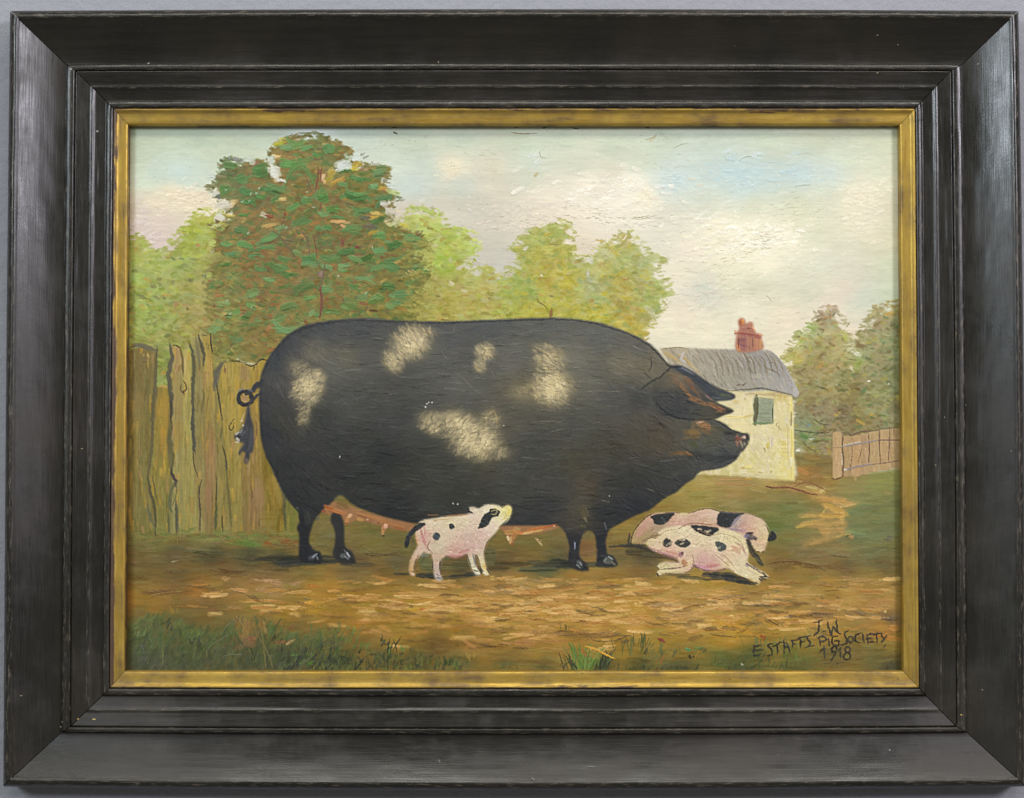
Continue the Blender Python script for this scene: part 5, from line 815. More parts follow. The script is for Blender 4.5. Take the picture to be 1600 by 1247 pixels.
line([(1060,697),(1072,702),(1085,712),(1090,718),(1093,728)], 2, c3(46,48,44), .3, .06, None); line([(1112,656),(1124,660),(1136,668),(1150,675),(1164,679)], 2.4, c3(40,42,42), .45, .1, None, mask=sm)
# legs: hooves and lights
for x, y, l, w_, an, c in [(488,871,14,10,-.2,(84,88,90)),(492,868,12,3,-.6,(150,156,162)),(496,872,8,3,1.2,(120,124,128)),(486,875,10,4,0,(66,68,70)),(538,868,14,9,-.2,(92,96,96)),(545,868,14,2.6,1.05,(192,196,200)),(541,871,10,3,.6,(130,134,138)),(540,862,8,2,.8,(120,124,128)),(549,874,10,3,1.1,(34,34,36)),(906,880,12,8,.8,(92,96,92)),(908,882,12,2,1,(168,172,168)),(904,885,10,3,.8,(130,134,130)),(914,886,12,4,.6,(40,42,42)),(950,877,16,10,.2,(104,106,94)),(954,872,10,3,.6,(160,164,156)),(946,874,10,3,-.9,(136,140,134)),(958,880,10,4,.7,(120,118,94)),(962,879,8,3,1.2,(44,44,42)),(898,853,14,2.4,1.57,(140,144,160)),(946,822,14,3,1.4,(96,100,104)),(892,868,12,5,1.5,(36,38,40)),
        (912,806,14,8,1.3,(96,88,64)),(915,812,10,5,1.2,(122,116,90)),(911,822,10,5,.2,(82,84,54)),(913,800,20,12,1.4,(88,80,58)),(497,810,8,5,-.8,(84,88,78)),(480,810,24,12,1.3,(56,58,52)),(465,794,5,3,.8,(92,92,84))]:
    dab(x, y, l, w_, an, c3(c), .8, .16, None)
# udder lights and teats
for x, y, l, w_, an, c in [(516,795,24,8,.3,(172,104,54)),(530,800,24,7,.3,(184,120,70)),(543,812,7,12,.1,(188,132,80)),(547,806,6,9,.6,(224,180,130)),(541,818,5,6,0,(150,98,54)),(563,812,12,6,.3,(192,146,84)),(580,808,50,6,.3,(178,124,74)),(610,818,50,6,.25,(170,116,68)),(600,825,9,13,.1,(190,130,86)),(603,822,7,8,.2,(226,180,150)),(598,833,5,8,.2,(198,144,90)),(599,837,5,3.5,0,(70,40,32)),(592,817,5,3,0,(110,60,48)),(625,826,22,5,.2,(150,96,56)),(535,790,22,10,.5,(118,92,50)),(506,799,8,4,.5,(140,66,40)),(566,806,20,3,.3,(150,96,60)),(574,812,4,3,.4,(214,170,130)),
        (840,826,40,5,-.15,(188,112,56)),(830,831,40,4,-.15,(224,180,110)),(820,834,20,3,-.1,(216,176,116)),(860,822,24,4,-.2,(176,100,52)),(800,832,26,8,0,(186,140,80)),(808,830,16,8,.3,(190,128,70)),(798,845,6,12,-.2,(206,172,110)),(800,850,6,5,.5,(150,86,44)),(815,833,12,4,-.3,(198,120,70)),(803,838,7,12,.4,(176,122,66)),(794,841,4,9,-.4,(230,208,160)),(866,822,4,3,0,(214,170,140)),(808,826,12,5,0,(166,140,80))]:
    dab(x, y, l, w_, an, c3(c), .85, .2, L_UD)
# tail: a ring and a tuft
th = np.linspace(0, 2 * np.pi, 14)
dab(383, 623, 12, 13, .3, c3(164,130,84), .95, .12, None, dry=0)
line([(383 + 10.5 * math.cos(t), 622 + 10.5 * math.sin(t)) for t in th], 6.5, c3(48,48,50), .92, .2, L_TAIL, taper=0)
line([(389,614),(398,606),(408,598)], 9, c3(56,56,58), .9, .2, L_TAIL, taper=.1); line([(391,628),(399,620),(406,614)], 5, c3(58,58,58), .8, .2, L_TAIL, taper=.1)
tf = poly([(386,636),(390,634),(392,650),(396,665),(397,690),(395,706),(391,708),(390,716),(386,724),(381,722),(383,708),(377,706),(375,712),(373,706),(378,698),(381,692),(372,690),(366,682),(372,676),(380,666),(384,650)], .8)
lay(tf, c3(66,66,68) + fbm(4, 14, 130)[..., None] * c3(10, 10, 10), L_TAIL, .2)
for x, y, l, w_, an, c in [(388,645,20,4,1.5,(58,58,60)),(392,685,34,5,1.57,(78,78,80)),(378,680,18,3,2.4,(84,84,88)),(384,690,24,4,1.8,(58,58,62)),(373,683,10,4,-.3,(40,40,42)),(371,677,9,3,-.6,(196,192,180)),(377,674,8,3,-.8,(140,138,134)),(372,687,8,5,.5,(206,200,176)),(371,691,6,3,0,(214,206,186)),(378,658,3,3,0,(214,200,186)),(380,665,3,3,0,(206,196,180)),(390,700,14,4,1.9,(74,72,74)),(377,609,12,4,-.5,(112,112,108)),(391,610,10,4,.5,(104,108,106)),(384,634,14,3,0,(44,44,46)),(385,720,8,5,1.6,(120,96,84)),(375,708,6,3,1.9,(54,52,50))]:
    dab(x, y, l, w_, an, c3(c), .8, .2, L_TAIL)

# ------------------------------------------------------------------ piglets
def piglet(part, pts, ctrl, seed):
    ctrl = [(x, y, r + 7, g + 12, b + 8) for x, y, r, g, b in ctrl]
    lb_ = lab(part); m = poly(pts, .7)
    lay(m, idw_full(ctrl, 2.8) + fbm(6, 5, seed)[..., None] * c3(9, 9, 9), lb_, .18)
    xs, ys = scatter(m, int(len(np.nonzero(m > .5)[0]) / 16)); cs = idw(ctrl, xs, ys, 2.8)
    for x, y, c in zip(xs, ys, cs):
        dab(x, y, U(4, 13), U(1.2, 3), -.2 + N(.7), c + N(.05) + rng.normal(0, .014, 3), U(.4, .8), U(.12, .3), None, var=.05, mask=m, rag=.8)
    q = spline(pts, 3); k = 0
    while k < len(q) - 4:                       # broken brown contour
        n_ = int(U(4, 12))
        if rng.random() < .62: line(q[k:k + n_], U(1.0, 1.7), c3(104,82,60) + N(.05), U(.3, .65), .04, None, smooth=False, wig=.8)
        k += n_ + int(U(0, 3))
    return lb_, m
def spot(part, pts, col=(44,46,46), hi=(78,84,84), soft=.7, m=None):
    lb_ = lab(part, 'spot'); a = np.clip((poly(pts, max(soft, 1.6), jit=.35) - .5 + fbm(4, 3, 700 + lb_, 2) * .3) * 3 + .5, 0, 1)
    if m is not None: a = a * m
    lay(a * .96, c3(col) + fbm(4, 3, 500 + lb_)[..., None] * c3(12, 12, 12), lb_, .2)
    xs, ys = scatter(a, max(3, int(len(np.nonzero(a > .5)[0]) / 26)))
    for x, y in zip(xs, ys): dab(x, y, U(3, 8), U(1, 2), N(.6), c3(hi) + N(.05), .5, .2, None, mask=a)
def oval(x, y, a, b, n=12, r=0.): return [(x + a * math.cos(t) * math.cos(r) - b * math.sin(t) * math.sin(r), y + a * math.cos(t) * math.sin(r) + b * math.sin(t) * math.cos(r)) for t in np.linspace(0, 2 * np.pi, n, endpoint=False)]
# shade under the standing piglet
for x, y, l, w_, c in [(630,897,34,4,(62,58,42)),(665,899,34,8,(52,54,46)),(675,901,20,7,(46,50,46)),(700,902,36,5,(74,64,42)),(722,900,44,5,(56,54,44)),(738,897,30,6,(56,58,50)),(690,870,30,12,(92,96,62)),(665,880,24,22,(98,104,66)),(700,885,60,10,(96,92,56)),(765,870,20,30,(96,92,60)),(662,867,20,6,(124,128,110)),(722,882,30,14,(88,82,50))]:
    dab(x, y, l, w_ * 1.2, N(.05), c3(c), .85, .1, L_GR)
P1 = [(733,793),(740,792),(749,794),(755,790),(762,788),(770,788),(779,790),(785,793),(789,790),(795,789),(799,792),(800,799),(798,806),(793,814),(783,821),(778,828),(769,838),(762,846),(758,856),(756,866),(758,877),(761,889),(765,897),(759,899),(754,895),(750,882),(746,869),(743,868),(743,877),(747,889),(751,896),(748,899),(742,897),(736,887),(732,876),(730,866),(720,870),(710,872),(698,869),(691,874),(688,883),(687,893),(691,906),(682,907),(678,897),(677,883),(675,873),(674,866),(667,865),(662,863),(656,869),(649,878),(646,889),(648,899),(642,899),(639,890),(641,876),(647,863),(652,853),(649,838),(650,828),(655,817),(661,813),(676,810),(695,807),(720,805),(730,803),(739,800),(735,796)]
P1C = [(660,820,214,194,160),(680,818,216,196,166),(700,815,212,190,150),(725,812,218,198,160),(740,810,216,188,170),(760,795,222,204,176),(775,792,222,204,170),(790,800,222,204,128),(796,796,216,200,124),(785,812,224,208,170),(770,825,220,194,176),(750,835,208,172,158),(730,840,206,172,156),(700,835,214,190,164),(670,835,204,158,144),(662,845,196,146,128),(690,845,206,186,156),(680,855,200,188,158),(710,860,196,146,134),(720,862,200,150,138),(740,855,206,162,152),(750,862,206,178,158),(655,855,206,176,160),(648,870,200,160,134),(642,885,196,156,110),(684,870,196,160,132),(681,885,196,168,150),(686,900,190,168,158),(754,878,212,196,146),(757,890,214,186,120),(738,880,196,186,158),(746,895,206,196,176),(735,800,220,200,176)]
lb1, m1 = piglet('piglet', P1, P1C, 601)
for x, y, l, w_, an, c in [(660,838,26,4,1.35,(176,116,110)),(663,845,22,5,1.3,(196,140,130)),(664,830,20,4,1.5,(200,150,136)),(652,845,24,4,1.4,(206,160,112)),(795,800,14,7,1.9,(226,206,112)),(790,808,12,5,2.2,(214,196,120)),(773,795,6,3,0,(214,196,112)),(712,868,24,5,0,(190,130,120)),(725,862,20,6,-.3,(196,140,130)),(676,805,20,2,-.08,(150,110,62)),(715,805,40,2.4,-.06,(168,120,66)),(690,812,30,3,-.1,(196,160,110)),(757,885,10,4,1.4,(222,180,92)),(759,896,7,4,.6,(238,230,206)),(747,896,7,4,.5,(226,220,200)),(753,891,8,3,.6,(52,50,46)),(763,893,12,2.4,1,(40,40,40)),(744,892,8,2.6,.4,(50,48,46)),(751,893,8,3,1,(44,44,44)),(645,897,8,3,.5,(222,190,160)),(644,893,7,2,.4,(90,70,54)),
        (686,903,9,5,.3,(128,122,122)),(684,898,7,2,.4,(60,56,54)),(676,882,20,2,1.5,(60,50,40)),(687,882,18,2.2,1.7,(56,52,44)),(660,876,20,2,2.1,(78,66,50)),(642,889,14,2.4,1.4,(206,150,86)),(733,876,22,2,1.2,(90,84,66)),(741,875,22,3,1.3,(120,122,116)),(738,798,10,4,.4,(228,212,180)),(735,800,10,3,.6,(44,40,38)),(765,810,20,5,-.9,(222,204,170)),(770,840,18,2,-.9,(88,92,72)),(787,817,24,1.8,-.8,(70,66,48)),(799,803,16,1.6,1.9,(84,78,48)),(750,792,16,1.6,-.3,(48,40,38)),(760,787,20,1.6,0,(58,48,40)),(788,789,8,1.8,-.2,(40,34,34))]:
    dab(x, y, l, w_, an, c3(c), .8, .2, None)
for _ in range(34):
    x, y = U(665, 760), U(815, 862); dab(x, y, U(4, 10), U(.8, 1.3), -.2 + N(.7), c3(164,132,92), .5, .06, None, mask=m1)
spot('piglet', [(664,817),(655,817),(645,825),(637,835),(632,847),(634,856),(639,852),(640,844),(645,836),(652,829),(664,821)])
spot('piglet', oval(705.5, 822.5, 4.6, 4.8), hi=(104,112,124)); spot('piglet', oval(682, 838, 6, 6.5), (62,68,72), (128,134,138), 1.2)
spot('piglet', [(747,826),(750,816),(757,803),(763,801),(766,795),(773,795),(782,799),(777,807),(768,810),(765,818),(757,824)])
line([(768,799),(773,797),(777,799),(773,804),(768,803)], 1.4, c3(168,158,110), .75, .2, None); dab(643,846,14,8,1.2,c3(100,84,60),.6,.1,None)
# piglet lying behind
P2 = [(986,848),(989,834),(997,821),(1010,808),(1022,802),(1040,801),(1056,801),(1070,803),(1083,800),(1095,796),(1110,795),(1124,799),(1145,801),(1165,802),(1179,806),(1190,811),(1197,819),(1201,832),(1200,843),(1197,853),(1194,861),(1186,863),(1179,858),(1172,850),(1160,842),(1120,832),(1060,832),(1030,845),(1012,852),(1000,850)]
P2C = [(1000,830,178,134,104),(1010,815,196,148,128),(990,845,164,136,86),(1010,840,150,128,86),(1015,850,160,134,90),(1030,825,160,134,108),(1055,810,198,150,130),(1065,805,212,190,150),(1060,820,194,146,132),(1080,812,190,148,128),(1100,805,206,166,144),(1115,808,208,182,158),(1100,818,190,150,118),(1120,820,184,140,112),(1150,815,152,140,136),(1145,825,170,142,138),(1165,810,196,160,140),(1160,825,196,140,130),(1180,812,212,176,148),(1190,825,216,190,152),(1175,825,204,160,132),(1195,840,206,180,130),(1190,850,206,168,136),(1185,858,210,180,146)]
lb2, m2 = piglet('piglet', P2, P2C, 602)
spot('piglet', [(1016,807),(1030,803),(1054,801),(1047,811),(1038,819),(1024,819),(1020,812)], m=m2); spot('piglet', [(1124,800),(1145,801),(1164,802),(1150,810),(1143,821),(1134,825),(1122,821),(1120,816)], m=m2)
spot('piglet', [(1203,832),(1209,830),(1214,838),(1211,843),(1200,846),(1200,838)])
for p, w_, c in (([(986,848),(989,834),(997,821),(1010,808),(1022,802)], 1.8, (44,38,36)), ([(1082,801),(1095,796),(1110,795),(1124,799)], 1.6, (60,36,40)), ([(984,836),(982,848),(986,850)], 4, (70,68,54)), ([(1196,820),(1201,830),(1204,836)], 1.6, (90,88,50))): line(p, w_, c3(c), .85, .1, None)
for x, y, l, w_, an, c in [(1171,838,16,12,.3,(64,60,66)),(1166,838,9,7,0,(134,128,150)),(1180,841,8,7,.4,(66,54,54)),(1173,833,10,4,0,(52,46,48)),(1169,847,12,10,1.2,(44,44,46)),(1175,860,26,10,1.0,(44,46,44)),(1185,874,24,9,.9,(56,60,48)),(1188,880,14,5,.6,(66,68,48)),(1184,862,6,3,0,(60,48,40)),(1192,862,5,2.6,0,(36,32,32)),(1186,860,12,4,.2,(222,200,150)),(1191,826,24,3,1.1,(222,204,160)),(1068,803,14,4,0,(216,200,150)),(1150,813,24,5,-.8,(146,138,146)),(1002,832,20,8,-.8,(186,138,116)),(990,853,30,5,0,(54,54,46)),(1010,858,34,7,.3,(56,52,44)),(1000,856,26,6,.2,(60,58,46))]:
    dab(x, y, l, w_, an, c3(c), .8, .16, None)
# piglet lying in front: shade, then the animal
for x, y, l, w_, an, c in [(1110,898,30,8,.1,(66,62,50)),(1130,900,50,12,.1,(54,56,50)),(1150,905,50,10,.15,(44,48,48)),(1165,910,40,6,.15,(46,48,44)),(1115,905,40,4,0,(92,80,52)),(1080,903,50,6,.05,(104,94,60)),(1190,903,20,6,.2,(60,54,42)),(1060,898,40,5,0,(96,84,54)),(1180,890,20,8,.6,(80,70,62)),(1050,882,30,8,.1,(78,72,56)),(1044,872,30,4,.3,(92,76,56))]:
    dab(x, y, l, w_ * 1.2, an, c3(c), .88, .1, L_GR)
P3 = [(1011,845),(1017,840),(1025,841),(1028,834),(1033,828),(1044,824),(1058,822),(1080,822),(1110,825),(1126,825),(1140,828),(1155,833),(1164,842),(1167,853),(1170,866),(1168,877),(1174,884),(1189,892),(1201,901),(1199,904),(1188,902),(1189,908),(1183,914),(1176,907),(1158,899),(1142,891),(1134,888),(1120,891),(1106,893),(1092,889),(1086,883),(1082,888),(1072,895),(1058,896),(1040,896),(1030,900),(1026,897),(1030,890),(1026,886),(1029,881),(1038,878),(1050,878),(1060,878),(1055,872),(1040,867),(1025,863),(1015,857),(1011,850)]
P3C = [(1016,846,206,182,140),(1030,840,216,194,156),(1050,830,216,196,158),(1070,826,218,200,162),(1030,855,212,180,152),(1045,862,204,150,130),(1055,868,200,146,128),(1060,855,212,184,156),(1080,845,218,194,160),(1075,870,206,176,146),(1068,882,208,176,140),(1050,890,206,184,144),(1035,886,200,184,136),(1100,845,216,194,158),(1100,875,206,160,152),(1110,882,196,136,130),(1095,882,196,146,142),(1120,845,218,200,160),(1140,838,220,200,154),(1155,845,218,198,156),(1140,865,214,180,146),(1125,870,212,184,160),(1160,865,214,188,158),(1145,880,216,194,156),(1165,895,216,200,160),(1185,895,206,182,140),(1180,905,206,186,140),(1108,830,206,190,156)]
lb3, m3 = piglet('piglet', P3, P3C, 603)
spot('piglet', oval(1042.5, 848, 7.4, 7.2), hi=(92,90,78)); spot('piglet', oval(1067, 848.5, 12.5, 6.6, r=.08), hi=(120,120,100), col=(50,52,50)); spot('piglet', [(1079,821),(1095,821),(1123,825),(1116,834),(1110,838),(1102,836),(1088,831)], m=None); spot('piglet', [(1117,848),(1123,845),(1128,848),(1135,854),(1132,860),(1124,861),(1120,855)], (70,78,72), (110,120,110), 1)
for x, y, l, w_, an, c in [(1052,864,30,4,.3,(198,138,122)),(1064,866,8,10,.3,(150,106,112)),(1066,864,5,5,0,(80,60,70)),(1070,880,14,10,.6,(176,122,84)),(1078,880,22,6,-.9,(222,198,150)),(1050,892,40,4,-.03,(224,206,156)),(1045,884,34,3.4,-.1,(206,194,146)),(1048,888,40,1.6,-.1,(92,76,54)),(1030,895,8,7,.8,(226,206,160)),(1028,898,8,4,1,(56,44,40)),(1056,876,14,2,.5,(60,44,40)),(1112,884,30,5,-.2,(190,124,118)),(1098,886,26,5,.3,(200,150,160)),(1138,884,26,5,.4,(224,200,150)),(1137,883,5,4,0,(200,170,110)),(1160,899,30,4,.45,(228,214,176)),(1180,894,30,4,.55,(222,200,156)),(1195,898,12,3,.7,(60,50,44)),(1198,901,10,2.6,.3,(40,36,36)),(1184,909,6,6,0,(206,180,120)),(1182,911,7,2.4,.3,(60,48,40)),(1188,906,8,3,.6,(44,40,40)),(1192,901,12,3,.1,(50,44,42)),
        (1168,883,8,6,.6,(130,116,120)),(1012,850,6,6,0,(206,186,130)),(1018,857,10,2,.5,(186,140,140)),(1150,858,20,12,.3,(206,164,130)),(1128,875,30,2,.7,(186,156,116)),(1030,836,16,2,-.6,(180,150,96)),(1036,848,3,9,0,(150,136,96)),(1066,849,8,2.6,-.4,(150,146,120)),(1030,848,2,8,.2,(186,164,110)),(1048,848,2,10,.5,(206,190,150)),(1085,884,10,3,.8,(110,92,100))]:
    dab(x, y, l, w_, an, c3(c), .8, .22, None)
for _ in range(60):
    x, y = U(1030, 1165), U(825, 885); dab(x, y, U(5, 14), U(.8, 1.4), N(.5) + (.8 if x > 1130 else 0), c3(176,146,104), .45, .05, None, mask=m3)

for p, w_, c, a in (([(1016,856),(1028,861),(1044,867),(1058,871)], 2.0, (176,122,128), .7), ([(1022,862),(1040,869),(1054,874)], 2.4, (120,92,74), .55), ([(1086,884),(1100,890),(1120,892),(1134,889)], 2.2, (140,104,98), .55), ([(1166,880),(1178,888),(1192,897)], 2.0, (112,92,78), .7), ([(1082,868),(1084,878),(1080,888)], 1.6, (150,116,92), .5), ([(1128,866),(1138,874),(1146,884)], 1.6, (176,146,104), .6), ([(1146,838),(1158,848),(1164,862)], 1.5, (180,150,104), .5), ([(1030,838),(1040,830),(1056,827)], 1.4, (184,152,100), .5), ([(1094,828),(1110,836),(1130,834),(1150,840)], 1.3, (170,140,96), .4),
        ([(1150,848),(1160,856),(1166,868)], 3.2, (190,150,126), .45), ([(1044,890),(1060,887),(1074,884)], 1.4, (120,96,70), .6), ([(672,846),(668,856),(676,864)], 2, (150,112,96), .5), ([(696,868),(710,872),(726,868)], 2, (150,100,92), .5), ([(742,866),(744,880),(749,892)], 1.8, (110,92,76), .55), ([(690,874),(688,890),(690,902)], 1.6, (96,78,62), .6), ([(654,868),(648,880),(647,892)], 1.6, (110,84,62), .55), ([(1004,846),(1018,838),(1030,836)], 4, (136,112,80), .45), ([(994,838),(1000,828),(1010,818)], 4, (196,148,130), .45), ([(1090,810),(1104,804),(1118,806)], 3.4, (220,186,162), .5), ([(1060,826),(1080,818),(1112,820)], 2.2, (150,112,92), .45), ([(1164,830),(1150,828),(1140,826)], 3, (150,128,134), .45)):
    line(p, w_, c3(c), a, .16, None, rough=.35, wig=.6)
for _ in range(26): dab(U(1040, 1160), U(826, 862), U(4, 10), U(1.6, 3), N(.5), pick([(236,220,184),(228,206,168),(232,214,170)]), U(.4, .8), .3, None, mask=m3, rag=.8)
for _ in range(20): dab(U(665, 745), U(812, 840), U(4, 10), U(1.4, 2.8), N(.4), pick([(232,216,182),(226,206,170)]), U(.4, .8), .3, None, mask=m1, rag=.8)
# ------------------------------------------------------------------ grass at the lower edge
L_GT = lab('grass')
def blades(x, y, sp, n, hgt, pal, lean=0., label=None, wd=(1.2, 2.6)):
    for _ in range(n):
        bx = x + N(sp * .5); k = U(.5, 1) * hgt; ln = lean + N(.35)
        line([(bx, y + N(2)), (bx + ln * k * .4, y - k * .5), (bx + ln * k, y - k)], U(*wd), pick(pal) + N(.025), .5, .1, label, taper=.5)
DG = [(70,84,50),(84,98,54),(58,70,48),(96,108,56),(104,104,56),(64,68,52)]
for _ in range(1600):
    x = 200 + 360 * rng.beta(1.0, 1.4); top = 965 + (x - 200) * .07 + 10 * math.sin(x / 23.)
    y = U(top, 1050); k = (y - top) / (1052 - top)
    c = pick([(88,104,58),(98,112,58),(112,106,54),(76,90,54)], None) * (1 - k) + pick([(70,76,54),(60,66,50),(82,92,56),(76,74,56)]) * k
    dab(x, y, U(8, 22), U(2.5, 6), -1.1 + N(.5), c + N(.025), U(.35, .75), U(.05, .14), L_GT if k > .3 else None, curve=N(.01))
blend((GY > 955) * (GX < 760) * 1., 2, .6)
for _ in range(80): blades(U(205, 560), U(985, 1048), 6, 1, U(12, 34), DG, .35, L_GT, (1, 2))
for _ in range(240):
    x = U(480, 720); dab(x, U(1010 + abs(x - 520) * .1, 1050), U(6, 14), U(2.5, 6), -1.2 + N(.6), pick([(64,74,46),(84,98,50),(54,62,44),(104,104,50),(96,112,50)]) + N(.02), .55, .12, L_GT)
for x, y, l, w_, an, c in [(222,985,30,14,.2,(108,122,74)),(240,1005,34,16,.3,(92,104,66)),(215,1020,30,30,0,(82,86,70)),(235,1035,50,20,0,(82,82,66)),(245,975,40,10,.2,(76,84,54)),(265,976,10,12,0,(58,66,52)),(300,985,30,12,.4,(104,118,58)),(305,1003,24,10,.2,(70,72,56)),(340,1018,30,12,.2,(80,82,62)),(385,1002,22,18,1,(128,100,64)),(395,1000,12,10,1,(138,94,62)),(392,980,40,16,1.4,(142,112,58)),(360,1005,30,16,-.6,(116,92,58)),(430,1000,20,9,.5,(60,58,54)),(440,1015,40,14,0,(72,74,54)),(470,1035,60,20,0,(50,54,46)),(480,1015,40,10,0,(62,66,48)),(480,1034,16,5,-.8,(90,132,60)),(460,1023,12,3,-.2,(98,140,60)),(452,990,24,3,-.8,(96,120,74)),(447,1004,24,3,-.7,(206,170,120)),(444,1003,26,2.4,-.7,(150,82,50)),(455,980,22,4,-.9,(128,86,56)),(385,965,26,5,-.75,(96,92,70)),
        (382,972,26,5,-.8,(124,88,62)),(270,955,18,6,1.3,(150,122,52)),(515,990,30,8,1.2,(110,110,50)),(555,985,24,9,-.7,(112,128,60)),(545,1000,30,9,-.5,(100,122,56)),(560,1010,30,8,-.3,(94,122,58)),(620,1016,30,9,-.3,(104,130,66)),(603,1012,10,22,.1,(56,64,44)),(598,1005,5,20,0,(62,68,46)),(510,1010,24,14,0,(60,68,56)),(530,1030,40,14,0,(54,62,44)),(575,1035,40,16,0,(56,62,46)),(615,1038,24,10,0,(54,60,44)),(645,1014,12,9,0,(88,86,46)),(660,1030,60,14,-.3,(92,88,46)),(720,1035,30,10,-.2,(80,92,52)),(735,1025,30,6,-.2,(168,140,66)),(510,1048,30,5,0,(46,50,42)),(560,1047,30,5,0,(46,50,44)),(790,1040,40,10,0,(96,98,56)),(920,1040,40,16,0,(72,74,42)),
        (940,1035,22,26,.2,(52,58,42)),(945,1038,18,18,.2,(44,50,40)),(890,1045,30,10,0,(60,62,42)),(1005,1020,14,18,0,(58,64,48)),(1020,1022,30,14,.1,(96,104,58)),(1025,1010,24,16,.3,(104,108,62)),(1050,1020,40,9,.1,(112,104,54)),(1040,1032,30,5,0,(162,92,44)),(1030,1000,14,5,.8,(132,58,48)),(1045,1018,24,6,.1,(76,86,56)),(1080,1014,14,5,.2,(78,140,88)),(1090,1012,12,4,-.4,(86,148,84)),(1098,1015,10,6,-.6,(92,90,50)),(1050,1045,80,9,0,(62,68,46)),(980,1043,60,7,0,(72,76,46)),(1080,1026,10,6,.8,(64,60,40)),(1092,1022,14,10,0,(172,130,48)),(1140,1035,60,14,.1,(82,96,48)),(1150,1045,60,8,0,(64,72,44)),(1180,1032,50,12,.1,(74,86,46)),(1185,1001,10,14,.5,(98,116,76)),(1192,996,8,6,.3,(140,66,46)),(1225,1020,40,12,.2,(98,110,50)),(1260,1030,50,10,0,(98,108,52)),(1260,1001,14,18,0,(116,122,66)),(1265,1012,24,14,-.3,(112,118,60)),
        (1200,1012,30,14,0,(108,116,54)),(1210,1040,80,7,.02,(74,84,48)),(1290,1040,60,7,0,(112,100,52)),(1390,1042,30,10,0,(70,70,52)),(1160,1037,4,4,.4,(196,190,160)),(1300,1036,24,3,-.1,(86,70,42))]:
    for _ in range(max(4, int(l * w_ / 38))):
        up = y > 962 and an < .9 and l * w_ > 90
        dab(x + U(-.5, .5) * l, y + U(-.5, .5) * w_, U(7, 16) if up else l * U(.4, .9), U(1.6, 4) if up else w_ * U(.4, .9), -1.25 + N(.4) if up else an + N(.2), c3(c) + N(.025), U(.4, .75), .14, L_GT if y > 1008 else None, curve=N(.01), rag=.8)
GG = [(98,130,58),(84,116,54),(112,136,64)]
blades(905, 1046, 16, 26, 42, GG, 0, L_GT); blades(922, 1044, 10, 14, 36, GG, .45, L_GT); blades(940, 1046, 14, 18, 34, [(58,66,44),(96,120,56),(70,80,46)], .3, L_GT); blades(893, 1046, 10, 10, 26, [(70,66,40),(60,70,44)], -.4, L_GT); blades(1003, 1008, 14, 12, 20, [(90,92,46),(78,84,46)], .1, L_GT); blades(985, 1022, 20, 10, 30, [(96,98,48),(110,104,52)], -.1, L_GT); blades(885, 985, 6, 5, 10, [(110,102,50)], 0, None)
blades(610, 1018, 10, 6, 26, [(56,64,44)], 0, L_GT); blades(420, 1040, 10, 3, 90, [(116,108,66),(122,112,70)], .03, L_GT, (1.6, 3)); blades(1230, 1015, 60, 16, 24, [(112,116,58),(98,104,52)], 0, None); blades(1275, 992, 20, 8, 18, [(120,118,62)], 0, None)
line([(916,1010),(930,1014),(945,1022),(958,1028)], 3.2, c3(206,158,58), .85, .2, L_GT); line([(1004,1005),(1003,990)], 1.6, c3(80,84,44), .7); dab(912,1020,16,6,.9,c3(166,104,56),.7,.1,L_GT); dab(930,1022,24,18,.4,c3(188,138,62),.4,.1,None)
for p in ([(325,1014),(335,1005),(350,996),(362,988)], [(345,992),(355,978),(366,968)], [(348,1028),(356,1023),(378,1023)], [(468,1046),(476,1034),(484,1028),(487,1020)]): line(p, 1.4, c3(112,116,88), .4, .2, L_GT)

